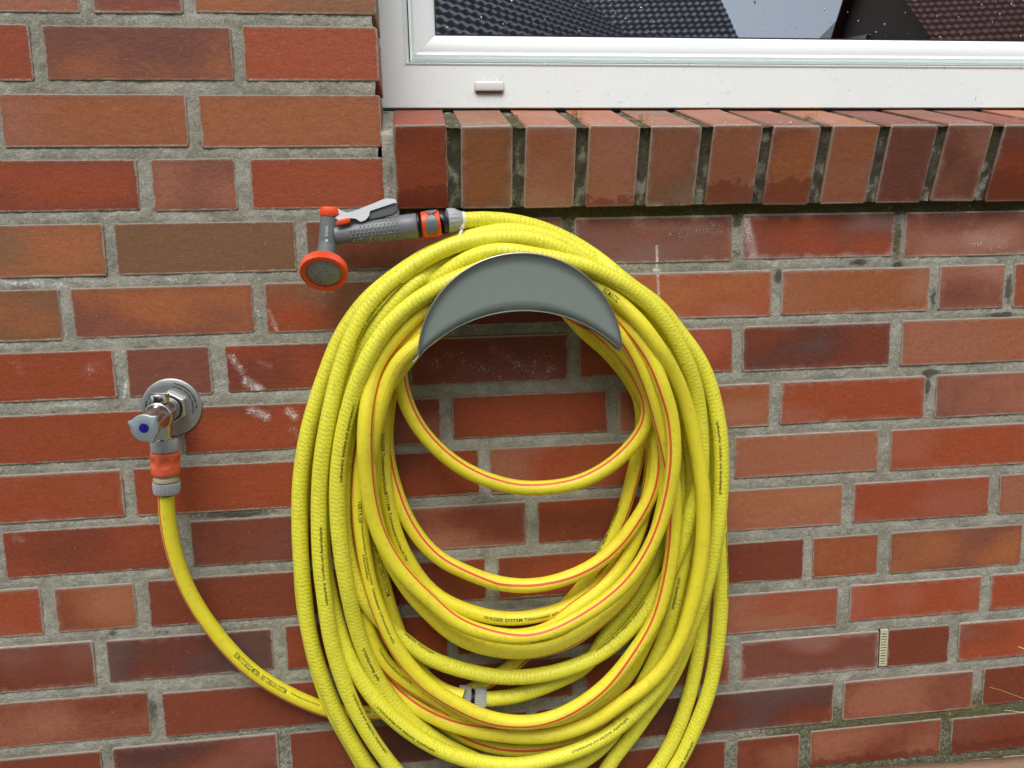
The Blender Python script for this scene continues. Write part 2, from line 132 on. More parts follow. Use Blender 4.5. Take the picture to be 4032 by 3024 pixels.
"Z3":("s",1,[[189.8,-38.0,-579.9],[184.6,-41.5,-593.2],[181.1,-41.8,-607.8],[178.8,-42.2,-622.9],[177.0,-43.1,-638.0],[175.8,-44.5,-653.1],[175.1,-45.7,-668.3],[174.4,-44.8,-684.0],[173.2,-42.1,-700.3],[171.7,-38.9,-716.8],[170.5,-35.9,-733.5],[170.3,-33.8,-750.0],[171.6,-33.6,-765.9],[174.8,-38.9,-780.0],[179.3,-45.0,-793.3],[184.8,-45.0,-808.2],[191.6,-44.1,-823.1],[199.4,-43.6,-837.4],[208.0,-43.5,-851.1],[217.5,-43.6,-864.2],[227.7,-43.7,-876.9],[238.5,-43.7,-889.1],[249.7,-43.3,-901.1],[260.7,-42.6,-913.5],[271.9,-41.8,-925.7],[284.1,-41.3,-936.5],[297.8,-41.2,-945.2],[312.5,-41.5,-951.9],[327.8,-41.8,-957.1],[343.5,-42.0,-960.9],[359.5,-42.3,-963.4],[375.6,-42.6,-964.3],[391.6,-43.0,-963.5],[407.3,-43.4,-960.8],[422.1,-43.9,-955.6],[435.6,-44.6,-947.6],[448.1,-45.4,-937.7],[460.7,-45.7,-928.0],[474.1,-45.2,-919.3],[487.8,-44.2,-911.0],[500.9,-42.8,-901.9],[513.3,-41.3,-891.8],[524.7,-39.8,-880.6],[535.1,-38.5,-868.3],[544.4,-37.3,-855.2],[552.6,-36.2,-841.3],[559.7,-35.1,-826.7],[565.8,-33.9,-811.7],[571.1,-32.8,-796.4],[575.9,-31.7,-780.8],[580.2,-30.9,-765.0],[584.1,-30.5,-749.1],[587.1,-30.3,-733.0],[589.0,-30.5,-716.6],[589.7,-31.0,-700.0],[589.0,-31.8,-683.4],[587.2,-32.5,-666.9],[584.3,-32.8,-650.7],[580.3,-33.4,-634.7],[575.0,-34.5,-618.9],[568.8,-35.6,-603.6],[561.8,-36.4,-588.7],[554.0,-36.8,-574.4],[545.5,-37.0,-560.7],[536.1,-37.2,-547.6],[525.9,-37.7,-535.1],[514.8,-39.5,-523.1],[503.0,-43.1,-511.3],[491.5,-45.1,-499.9],[480.4,-45.5,-488.8],[469.3,-45.5,-478.1],[457.5,-45.6,-468.1],[444.9,-45.5,-459.5],[431.5,-45.3,-452.5],[417.4,-44.9,-447.2],[402.8,-44.3,-443.7],[388.0,-43.7,-442.2],[373.1,-42.8,-442.5],[358.4,-41.7,-444.6],[344.0,-39.7,-448.3],[330.4,-34.9,-453.7],[317.2,-31.2,-460.6],[304.6,-30.2,-468.8],[292.5,-30.0,-477.9],[280.8,-30.0,-487.5],[269.3,-30.0,-497.4],[258.0,-30.1,-507.6],[247.0,-30.2,-518.1],[236.0,-30.2,-528.6],[225.0,-30.3,-539.1],[214.1,-30.6,-549.6],[203.7,-31.2,-560.5],[194.6,-33.9,-571.9]]),
"E2":("s",1,[[182.5,-73.5,-599.3],[177.4,-72.8,-613.3],[174.0,-71.7,-627.9],[171.6,-70.4,-643.0],[170.1,-70.0,-658.2],[169.5,-72.2,-672.8],[169.5,-75.1,-687.3],[169.9,-74.9,-702.6],[170.6,-73.0,-718.5],[172.0,-70.7,-734.5],[173.8,-68.4,-750.7],[176.3,-66.2,-766.8],[179.6,-64.7,-782.6],[183.7,-63.9,-798.1],[188.7,-63.4,-813.4],[194.5,-62.8,-828.4],[201.1,-62.3,-843.3],[208.3,-61.8,-857.8],[216.3,-61.2,-872.0],[225.2,-60.5,-885.8],[235.0,-59.7,-899.0],[245.5,-58.7,-912.0],[256.2,-57.6,-924.8],[267.5,-56.6,-937.2],[279.8,-55.6,-948.3],[293.2,-54.5,-958.0],[307.6,-53.5,-966.1],[322.7,-52.6,-972.9],[338.2,-51.9,-978.3],[354.0,-51.4,-982.4],[370.1,-51.0,-985.2],[386.2,-50.6,-986.5],[402.4,-50.3,-986.2],[418.5,-49.9,-984.4],[434.2,-49.6,-981.1],[449.5,-49.3,-976.3],[464.2,-49.1,-969.7],[478.1,-48.9,-961.6],[491.5,-48.7,-952.6],[504.6,-48.6,-942.9],[517.1,-48.6,-932.5],[528.8,-48.6,-921.4],[539.6,-48.7,-909.2],[549.4,-48.8,-896.2],[558.2,-48.9,-882.4],[566.3,-49.1,-868.0],[573.5,-49.4,-853.3],[579.9,-49.9,-838.1],[585.5,-50.4,-822.5],[590.2,-51.1,-806.6],[593.9,-52.0,-790.4],[597.0,-53.1,-774.0],[599.3,-54.4,-757.5],[600.7,-56.0,-740.8],[601.3,-57.5,-724.2],[600.8,-58.9,-707.6],[599.3,-60.4,-691.0],[596.6,-61.9,-674.6],[593.0,-63.6,-658.4],[588.6,-65.5,-642.4],[583.4,-68.3,-626.4],[577.7,-70.7,-610.8],[571.6,-72.2,-595.8],[564.7,-73.1,-581.4],[556.7,-73.8,-567.7],[547.8,-74.4,-554.6],[538.3,-74.9,-542.1],[528.3,-75.2,-530.1],[518.0,-75.2,-518.5],[507.7,-75.1,-507.1],[497.2,-74.7,-496.1],[486.5,-74.3,-485.3],[475.5,-74.0,-474.9],[464.1,-73.7,-465.1],[451.9,-73.5,-456.6],[438.8,-73.2,-449.6],[425.0,-72.9,-444.4],[410.7,-72.3,-440.7],[396.2,-71.5,-438.5],[381.6,-70.7,-437.7],[367.0,-70.0,-438.4],[352.5,-69.5,-440.4],[338.3,-69.0,-443.8],[324.6,-68.6,-448.6],[311.6,-68.5,-455.0],[299.2,-68.9,-462.7],[287.6,-69.6,-471.6],[276.8,-70.6,-481.3],[266.7,-71.5,-491.8],[257.0,-71.8,-502.7],[247.4,-71.4,-513.9],[237.9,-70.8,-525.2],[228.3,-70.5,-536.4],[218.8,-70.8,-547.6],[209.5,-72.3,-558.8],[200.5,-73.9,-570.2],[192.0,-74.0,-582.2],[184.6,-73.7,-594.9]]),
"U":("s",1,[[178.5,-26.4,-541.2],[171.0,-25.6,-554.5],[164.9,-25.2,-568.5],[159.7,-25.2,-583.0],[155.2,-25.3,-597.7],[151.0,-25.5,-612.6],[147.3,-25.6,-627.7],[144.1,-25.7,-643.0],[141.2,-25.8,-658.3],[138.7,-25.8,-673.9],[136.5,-25.7,-689.5],[134.4,-25.6,-705.2],[132.5,-25.5,-721.1],[130.9,-25.3,-737.0],[129.7,-25.1,-753.1],[128.9,-24.9,-769.2],[128.5,-24.7,-785.5],[128.5,-24.5,-801.8],[129.0,-24.3,-818.2],[130.0,-24.1,-834.6],[131.7,-24.1,-851.0],[134.1,-24.2,-867.3],[137.2,-24.5,-883.5],[140.7,-25.0,-899.6],[144.1,-25.5,-915.8],[147.3,-25.9,-932.2],[150.5,-26.3,-948.6],[153.8,-26.8,-965.0],[157.8,-27.6,-981.2],[162.9,-28.5,-996.9],[169.7,-29.3,-1012.0],[178.3,-29.7,-1026.4],[188.2,-30.1,-1039.9],[199.2,-31.6,-1052.1],[211.1,-35.0,-1062.3],[223.8,-38.2,-1071.4],[237.3,-39.8,-1080.5],[251.4,-41.7,-1088.4],[266.0,-44.4,-1094.9],[280.9,-46.8,-1100.6],[296.2,-48.2,-1105.8],[311.9,-48.8,-1110.7],[327.8,-49.1,-1115.0],[343.9,-49.4,-1118.7],[360.1,-49.7,-1121.9],[376.5,-50.0,-1124.4],[392.9,-50.4,-1126.0],[409.3,-51.0,-1126.5],[425.5,-51.8,-1125.4],[441.6,-52.8,-1122.7],[457.4,-54.1,-1118.6],[472.8,-55.5,-1113.1],[487.7,-57.2,-1106.3],[501.7,-59.0,-1098.0],[515.1,-60.9,-1088.3],[528.3,-62.6,-1078.3],[541.5,-64.2,-1068.4],[554.7,-65.6,-1058.6],[567.4,-66.8,-1048.3],[579.4,-67.9,-1037.1],[590.4,-68.9,-1025.0],[600.3,-69.7,-1011.8],[608.9,-70.6,-997.6],[616.3,-71.3,-982.7],[622.6,-72.1,-967.2],[627.8,-72.8,-951.2],[632.4,-73.4,-935.0],[636.5,-74.0,-918.8],[640.2,-74.5,-902.5],[643.3,-75.0,-886.1],[646.0,-75.4,-869.7],[648.1,-75.8,-853.2],[649.7,-76.1,-836.7],[650.7,-76.5,-820.2],[651.1,-76.8,-803.6],[651.1,-77.3,-787.1],[650.5,-77.8,-770.6],[649.3,-78.5,-754.2],[647.6,-79.0,-737.9],[645.4,-79.1,-721.8],[642.8,-79.2,-705.8],[639.7,-79.4,-689.9],[636.3,-79.8,-674.1],[632.6,-80.5,-658.3],[628.7,-81.4,-642.6],[624.3,-82.6,-627.1],[619.4,-84.2,-611.6],[613.7,-86.3,-596.4],[607.0,-89.0,-581.5],[599.1,-92.5,-567.0],[590.2,-96.9,-552.9],[580.9,-101.3,-539.2],[571.9,-103.8,-526.2],[563.2,-104.0,-513.7],[554.4,-103.3,-501.7],[545.2,-101.5,-490.4],[535.6,-99.1,-479.8],[525.3,-96.7,-469.6],[514.6,-94.6,-459.9],[503.3,-92.9,-450.7],[491.6,-91.6,-442.0],[479.6,-90.4,-433.7],[467.3,-89.3,-425.9],[454.9,-87.9,-418.4],[442.4,-85.3,-411.7],[429.7,-80.4,-406.2],[416.5,-75.7,-402.2],[402.4,-73.4,-400.0],[388.5,-68.1,-399.2],[374.4,-63.1,-399.8],[360.0,-61.6,-401.6],[345.8,-60.3,-404.6],[331.9,-58.3,-408.9],[318.6,-56.2,-414.6],[305.9,-54.1,-421.6],[293.6,-51.9,-429.6],[281.8,-49.7,-438.4],[270.4,-47.4,-447.8],[259.2,-45.1,-457.6],[248.3,-42.7,-467.8],[237.4,-40.2,-478.2],[226.6,-37.7,-488.8],[215.6,-35.0,-499.3],[204.7,-32.3,-510.0],[194.1,-29.5,-521.1],[184.3,-27.3,-532.9]]),
"J":("s",1,[[165.5,-40.2,-578.6],[159.2,-40.8,-592.0],[154.9,-41.2,-606.3],[151.6,-41.4,-621.2],[148.8,-41.5,-636.3],[146.1,-41.6,-651.6],[143.6,-41.6,-666.9],[141.3,-41.6,-682.3],[139.1,-41.7,-697.7],[137.1,-41.7,-713.3],[135.4,-41.6,-729.0],[134.0,-41.4,-744.8],[133.0,-41.1,-760.8],[132.4,-40.7,-776.8],[132.3,-40.4,-793.0],[132.6,-40.2,-809.2],[133.3,-40.0,-825.4],[134.5,-39.9,-841.7],[136.1,-40.1,-857.8],[138.5,-40.6,-873.9],[141.6,-41.3,-889.7],[145.3,-42.3,-905.4],[149.5,-42.9,-921.2],[153.9,-43.0,-937.2],[158.9,-42.7,-953.3],[165.0,-42.1,-969.1],[172.5,-41.2,-984.4],[181.6,-40.1,-998.7],[192.3,-39.5,-1011.8],[204.2,-39.3,-1023.5],[216.9,-39.5,-1034.2],[230.2,-40.0,-1044.0],[243.6,-40.2,-1053.9],[256.8,-38.6,-1065.3],[269.8,-35.5,-1078.1],[283.2,-32.6,-1090.6],[297.4,-31.0,-1101.2],[312.3,-30.6,-1109.8],[327.8,-30.6,-1116.7],[343.8,-30.8,-1122.1],[360.2,-31.0,-1125.8],[376.7,-31.2,-1127.8],[393.4,-31.4,-1128.2],[409.9,-31.5,-1126.9],[426.3,-31.4,-1124.2],[442.5,-31.2,-1120.2],[458.3,-30.7,-1115.1],[473.7,-30.2,-1108.9],[488.7,-29.5,-1101.7],[503.2,-28.6,-1093.7],[517.3,-27.7,-1084.9],[530.5,-26.7,-1074.9],[542.4,-25.7,-1063.4],[552.9,-24.9,-1050.5],[562.1,-24.1,-1036.4],[570.3,-23.3,-1021.6],[578.0,-22.5,-1006.5],[586.0,-21.6,-991.8],[594.7,-20.5,-977.5],[603.3,-19.4,-963.3],[610.3,-18.5,-948.1],[615.3,-18.1,-931.9],[618.9,-17.9,-915.0],[622.1,-17.7,-898.0],[625.0,-17.3,-881.0],[627.5,-16.7,-864.1],[629.4,-15.9,-847.2],[630.6,-14.8,-830.4],[631.1,-13.4,-813.6],[630.8,-11.9,-796.8],[629.5,-11.5,-779.7],[627.8,-11.5,-762.5],[625.7,-11.5,-745.4],[622.8,-11.9,-728.4],[619.1,-12.3,-711.5],[614.8,-12.4,-695.0],[610.1,-12.2,-678.7],[605.1,-11.7,-662.7],[599.5,-11.5,-646.8],[593.1,-11.5,-631.2],[586.1,-11.5,-615.9],[578.6,-11.5,-601.0],[570.8,-11.5,-586.2],[562.6,-11.5,-571.9],[553.6,-11.5,-558.0],[544.0,-11.5,-544.7],[533.8,-11.5,-531.8],[523.4,-11.5,-519.2],[512.9,-11.5,-506.9],[501.9,-11.5,-495.0],[490.5,-11.5,-483.7],[478.3,-11.5,-473.3],[465.5,-11.5,-463.9],[452.0,-11.5,-455.6],[437.9,-11.5,-448.5],[423.3,-11.5,-442.7],[408.3,-11.5,-438.4],[393.1,-11.5,-436.1],[377.6,-11.5,-435.7],[362.3,-11.9,-437.3],[346.9,-14.5,-440.3],[331.9,-18.1,-444.6],[317.6,-20.3,-450.2],[303.9,-21.0,-456.9],[290.8,-21.7,-464.7],[278.3,-22.3,-473.4],[266.5,-22.6,-483.0],[255.3,-22.6,-493.3],[244.2,-22.7,-503.8],[233.0,-23.0,-514.2],[221.6,-23.6,-524.2],[209.9,-25.0,-533.9],[198.4,-28.5,-543.4],[187.3,-33.6,-552.8],[177.0,-37.9,-563.0],[168.1,-39.9,-574.4]]),
"N2":("s",1,[[182.4,-11.5,-549.8],[174.7,-11.5,-563.1],[168.5,-11.5,-577.2],[163.3,-11.5,-592.0],[158.8,-11.5,-607.0],[154.6,-11.5,-622.1],[150.9,-11.5,-637.5],[147.7,-11.5,-653.0],[144.9,-11.5,-668.7],[142.6,-11.5,-684.5],[140.7,-11.5,-700.4],[139.1,-11.5,-716.4],[137.7,-11.5,-732.6],[136.7,-11.5,-748.8],[136.0,-11.5,-765.1],[135.6,-11.5,-781.4],[135.7,-11.5,-797.9],[136.4,-11.5,-814.4],[137.6,-11.5,-830.9],[139.5,-11.5,-847.4],[141.9,-11.5,-864.0],[144.9,-11.5,-880.5],[148.3,-11.5,-897.1],[151.8,-11.5,-913.7],[155.1,-11.5,-930.4],[158.3,-11.5,-947.3],[161.5,-11.5,-964.2],[165.3,-11.5,-981.1],[169.9,-11.5,-997.8],[175.8,-11.5,-1014.0],[183.4,-11.5,-1029.6],[192.5,-11.5,-1044.3],[202.8,-11.5,-1058.3],[214.0,-11.5,-1071.7],[225.8,-11.5,-1084.5],[238.2,-11.7,-1096.8],[250.9,-12.3,-1108.5],[264.1,-12.9,-1119.9],[277.8,-13.4,-1130.4],[292.2,-14.0,-1139.9],[307.3,-14.5,-1148.1],[323.0,-15.0,-1155.1],[339.2,-15.5,-1160.7],[355.7,-15.9,-1164.9],[372.5,-16.3,-1167.7],[389.4,-16.6,-1169.3],[406.5,-16.9,-1170.2],[423.5,-17.0,-1170.0],[440.5,-17.1,-1168.8],[457.3,-17.0,-1166.5],[473.9,-16.8,-1162.9],[489.9,-16.4,-1157.6],[505.2,-15.7,-1150.6],[519.5,-14.9,-1141.8],[533.2,-14.6,-1131.7],[546.4,-15.1,-1120.7],[559.3,-16.2,-1109.0],[571.6,-17.9,-1096.6],[583.2,-19.7,-1083.6],[594.1,-21.3,-1069.9],[604.0,-22.9,-1055.4],[612.7,-24.2,-1040.2],[620.1,-25.3,-1024.2],[626.5,-26.4,-1007.7],[632.0,-27.5,-990.8],[636.8,-28.8,-973.7],[641.3,-29.4,-956.7],[645.6,-28.7,-940.2],[649.6,-27.4,-923.9],[653.0,-26.4,-907.3],[655.8,-25.8,-890.5],[657.9,-25.4,-873.5],[659.5,-25.0,-856.4],[660.6,-24.6,-839.3],[661.0,-24.1,-822.3],[660.8,-23.8,-805.2],[660.3,-23.5,-788.1],[659.6,-22.6,-771.3],[658.6,-21.0,-754.8],[657.5,-18.8,-738.5],[656.0,-16.3,-722.2],[653.9,-14.1,-706.0],[651.0,-12.5,-689.7],[647.3,-11.6,-673.4],[642.8,-11.5,-657.1],[638.0,-11.5,-640.9],[632.7,-11.5,-624.9],[626.4,-11.9,-609.3],[618.4,-13.2,-594.3],[608.9,-15.4,-579.9],[598.9,-17.8,-565.7],[588.9,-19.7,-552.0],[578.5,-21.1,-538.8],[567.5,-22.1,-526.4],[555.9,-22.8,-514.7],[543.9,-23.3,-503.6],[531.9,-23.6,-492.7],[520.2,-23.8,-481.7],[509.0,-23.7,-470.5],[498.0,-23.5,-459.1],[486.6,-23.1,-448.5],[474.2,-22.6,-439.3],[460.8,-21.8,-431.7],[446.7,-20.7,-425.6],[432.1,-19.3,-421.1],[417.2,-17.6,-418.1],[402.1,-15.4,-416.7],[387.0,-12.8,-416.7],[371.7,-11.5,-418.1],[356.5,-11.5,-420.6],[341.6,-11.5,-424.5],[327.2,-11.5,-429.7],[313.5,-11.5,-436.4],[300.3,-11.5,-444.3],[287.8,-11.5,-453.1],[275.5,-11.5,-462.4],[263.4,-11.5,-471.9],[251.4,-11.5,-481.6],[239.6,-11.5,-491.3],[227.9,-11.5,-501.3],[216.4,-11.5,-511.6],[205.3,-11.5,-522.3],[194.8,-11.5,-533.5],[185.3,-11.5,-545.6]]),
"D":("s",0,[[-109.8,-49.0,-712.5],[-111.3,-47.5,-728.1],[-112.1,-46.0,-743.9],[-112.0,-44.5,-759.7],[-111.2,-43.2,-775.5],[-109.8,-41.8,-791.3],[-107.7,-40.6,-807.2],[-105.0,-39.3,-822.9],[-101.5,-38.1,-838.5],[-97.3,-37.0,-853.9],[-92.2,-35.8,-869.2],[-86.4,-34.7,-884.1],[-80.0,-33.6,-898.9],[-72.9,-32.5,-913.4],[-65.4,-31.4,-927.7],[-57.4,-30.3,-941.9],[-48.9,-29.1,-955.8],[-39.8,-28.0,-969.4],[-30.1,-26.8,-982.5],[-19.6,-25.5,-995.0],[-8.4,-24.2,-1006.9],[3.4,-22.9,-1018.2],[15.7,-21.4,-1028.9],[28.5,-19.8,-1039.2],[41.7,-18.1,-1049.0],[55.2,-16.2,-1058.3],[69.0,-14.0,-1067.3],[83.2,-11.9,-1075.3],[98.4,-11.5,-1080.3],[114.1,-11.8,-1083.3],[130.3,-13.4,-1084.4],[146.5,-15.0,-1084.9],[162.8,-16.8,-1084.2],[178.9,-18.8,-1082.0],[194.8,-21.1,-1078.0],[210.6,-22.6,-1073.8],[226.4,-22.1,-1071.7],[242.4,-20.0,-1071.6],[258.7,-18.1,-1071.8],[274.7,-16.4,-1070.6],[290.2,-15.1,-1066.9],[305.3,-14.1,-1061.2],[320.3,-13.7,-1054.5],[335.1,-13.5,-1047.4],[349.8,-13.3,-1039.8],[363.9,-13.1,-1031.3],[377.2,-13.0,-1021.5],[389.6,-12.8,-1010.4],[401.3,-12.7,-998.5],[412.6,-12.5,-986.1],[423.7,-12.2,-973.5],[434.6,-12.0,-960.9],[445.6,-11.6,-948.3],[456.6,-11.5,-935.6],[467.6,-11.5,-923.1],[478.8,-11.5,-910.7],[489.8,-11.5,-898.1],[499.9,-11.5,-884.8],[509.0,-11.8,-870.7],[517.2,-12.1,-856.0],[524.6,-12.3,-840.9],[531.6,-12.4,-825.6],[538.4,-12.6,-810.2],[544.7,-12.6,-794.8],[550.2,-12.7,-779.0],[554.8,-12.7,-763.0],[559.1,-12.5,-746.9],[563.4,-12.3,-730.8],[567.6,-11.9,-714.8],[571.4,-11.5,-698.8],[574.4,-11.5,-682.5],[576.6,-11.5,-666.2],[576.7,-13.7,-649.3],[573.8,-21.2,-631.5],[570.2,-24.1,-615.0],[564.8,-25.3,-599.5],[557.1,-26.1,-585.2],[547.5,-27.0,-571.9],[537.1,-28.0,-559.0],[526.3,-29.6,-546.5],[514.6,-32.8,-534.5],[501.1,-40.1,-523.1],[486.6,-52.6,-511.6],[472.8,-66.5,-499.6],[461.3,-74.8,-487.6],[450.6,-80.0,-475.9],[439.4,-83.4,-465.6],[427.2,-85.1,-457.3],[414.0,-85.5,-451.0],[400.2,-85.2,-446.9],[386.0,-84.5,-444.6],[371.6,-84.0,-444.2],[357.2,-84.6,-445.7],[343.0,-87.9,-448.9],[329.7,-90.7,-454.2],[317.4,-91.5,-461.3],[305.8,-91.7,-469.7],[294.5,-92.1,-478.5],[283.0,-93.1,-487.1],[271.4,-94.4,-495.3],[259.6,-95.8,-503.3],[247.6,-96.6,-511.0],[236.0,-96.9,-518.9],[225.3,-96.3,-528.1],[216.1,-95.0,-538.9],[208.4,-93.1,-551.1],[202.1,-91.7,-564.2],[196.7,-91.1,-577.8],[191.9,-90.1,-591.8],[187.3,-88.8,-606.0],[182.9,-87.3,-620.3],[179.0,-85.6,-635.0],[175.7,-83.2,-650.1],[172.9,-76.6,-666.4],[170.4,-64.5,-684.5],[168.8,-58.1,-701.5],[167.9,-55.3,-717.9],[167.2,-53.0,-734.1],[166.7,-50.8,-750.6],[166.6,-47.2,-767.6],[167.0,-40.8,-785.7],[168.2,-36.1,-803.4],[170.3,-35.3,-819.8],[172.9,-34.9,-836.1],[175.7,-34.4,-852.5],[178.6,-33.6,-869.1],[181.8,-32.7,-885.8],[185.2,-31.5,-902.7],[189.1,-30.2,-919.6],[193.4,-28.8,-936.6],[198.3,-27.9,-953.3],[203.8,-27.5,-969.7],[210.1,-27.3,-985.7],[217.6,-27.4,-1001.0],[226.5,-27.6,-1015.6],[236.7,-28.0,-1029.0],[248.5,-28.8,-1040.6],[261.9,-31.4,-1048.9],[276.4,-36.0,-1053.6],[291.7,-41.6,-1055.6]]),
"R1":("r",1,[[356.9,-51.2,-364.7],[342.3,-52.0,-366.9],[327.9,-52.7,-370.1],[313.6,-53.2,-374.1],[299.7,-53.6,-378.7],[285.9,-54.1,-383.9],[272.4,-54.5,-389.6],[259.3,-54.8,-396.0],[246.4,-54.9,-403.0],[233.9,-55.0,-410.5],[221.7,-54.9,-418.5],[209.7,-54.8,-426.9],[198.0,-54.6,-435.6],[186.7,-54.4,-444.9],[176.0,-54.1,-454.9],[166.1,-53.8,-465.6],[156.8,-53.4,-477.0],[148.3,-52.9,-489.0],[140.3,-52.4,-501.5],[133.1,-51.8,-514.4],[126.7,-51.4,-527.8],[120.7,-51.0,-541.5],[114.9,-50.8,-555.3],[109.2,-50.5,-569.2],[103.8,-50.3,-583.3],[98.7,-50.2,-597.5],[93.8,-50.0,-611.8],[89.2,-49.9,-626.3],[85.1,-49.8,-641.0],[81.4,-49.6,-655.8],[78.1,-49.4,-670.8],[75.0,-49.2,-686.0],[72.4,-48.9,-701.3],[70.3,-48.7,-716.7],[68.8,-48.5,-732.2],[67.7,-48.3,-747.9],[66.9,-48.2,-763.6],[66.1,-48.1,-779.4],[65.7,-48.0,-795.3],[65.5,-47.8,-811.2],[65.5,-47.7,-827.3],[65.7,-47.6,-843.4],[66.1,-47.4,-859.6],[66.7,-47.1,-875.9],[67.3,-46.9,-892.2],[68.1,-46.6,-908.7],[69.4,-46.2,-925.2],[71.3,-45.9,-941.8],[73.8,-45.5,-958.3],[77.0,-45.2,-974.8],[80.7,-44.8,-991.3],[84.9,-44.5,-1007.7],[89.4,-44.2,-1024.1],[94.4,-43.9,-1040.5],[99.7,-43.7,-1056.8],[105.5,-43.4,-1073.0],[111.8,-43.0,-1089.2],[118.5,-42.6,-1105.4],[125.6,-42.1,-1121.4],[133.2,-41.7,-1137.4],[141.2,-41.3,-1153.2],[149.7,-40.8,-1168.8],[158.7,-40.5,-1184.2],[168.0,-40.1,-1199.5],[177.6,-39.8,-1214.6],[187.7,-39.5,-1229.4],[198.4,-39.3,-1243.9],[209.8,-39.0,-1257.8],[221.8,-38.8,-1271.1],[234.6,-38.6,-1283.8],[247.9,-38.4,-1295.8],[261.8,-38.2,-1307.1],[276.2,-38.1,-1317.5],[291.3,-37.9,-1326.9],[307.0,-37.8,-1335.1],[323.1,-37.7,-1342.1],[339.5,-37.7,-1347.9],[356.3,-37.7,-1352.4],[373.3,-37.5,-1355.6],[390.4,-37.1,-1357.3],[407.5,-36.7,-1357.3],[424.4,-36.3,-1355.7],[441.2,-36.0,-1352.8],[457.7,-35.7,-1348.6],[473.9,-35.4,-1343.5],[489.8,-35.1,-1337.4],[505.2,-34.9,-1330.3],[520.3,-34.6,-1322.3],[534.8,-34.4,-1313.3],[548.8,-34.1,-1303.4],[562.0,-33.9,-1292.5],[574.5,-33.6,-1280.7],[586.3,-33.4,-1268.0],[597.5,-33.2,-1254.8],[608.3,-32.9,-1241.1],[618.5,-32.8,-1227.0],[628.2,-32.6,-1212.4],[637.1,-32.5,-1197.3],[645.1,-32.4,-1181.6],[652.4,-32.3,-1165.5],[659.3,-32.3,-1149.1],[666.0,-32.2,-1132.7],[672.2,-32.2,-1116.2],[677.9,-32.2,-1099.4],[682.6,-32.2,-1082.2],[686.4,-32.3,-1064.8],[689.5,-32.3,-1047.3],[692.1,-32.4,-1029.6],[694.1,-32.5,-1011.8],[695.7,-32.7,-994.0],[696.8,-33.0,-976.2],[697.5,-33.5,-958.2],[697.8,-34.2,-940.2],[697.5,-35.2,-922.2],[696.7,-36.6,-904.0],[695.2,-38.4,-885.7],[693.4,-40.7,-867.4],[691.6,-42.5,-849.4],[690.5,-42.9,-832.0],[689.9,-42.7,-815.0],[689.4,-42.5,-798.1],[688.9,-42.4,-781.2],[688.3,-42.3,-764.4],[687.4,-42.4,-747.5],[686.3,-42.6,-730.8],[685.1,-42.8,-714.1],[683.4,-43.1,-697.4],[681.4,-43.3,-680.9],[679.0,-43.3,-664.5],[676.5,-43.0,-648.4],[674.2,-42.4,-632.3],[671.8,-41.5,-616.4],[668.4,-40.6,-600.8],[663.7,-39.8,-585.4],[657.7,-39.1,-570.5],[650.5,-38.6,-556.0],[642.3,-38.0,-542.2],[633.7,-35.8,-529.1],[625.6,-30.5,-516.6],[616.4,-27.3,-504.3],[605.8,-27.2,-492.0],[594.3,-28.0,-480.3],[581.9,-29.7,-469.3],[568.8,-32.2,-458.9],[555.5,-34.7,-449.0],[542.4,-36.9,-439.3],[529.4,-38.8,-429.7],[516.4,-40.8,-420.3],[503.2,-43.9,-411.1],[490.0,-46.0,-402.5],[477.3,-44.7,-394.3],[464.3,-42.8,-386.8],[450.6,-42.9,-380.2],[436.3,-44.1,-374.7],[421.6,-45.6,-370.3],[406.8,-47.2,-367.1],[391.8,-48.6,-365.0],[376.8,-49.9,-364.0],[361.9,-50.9,-364.3]]),
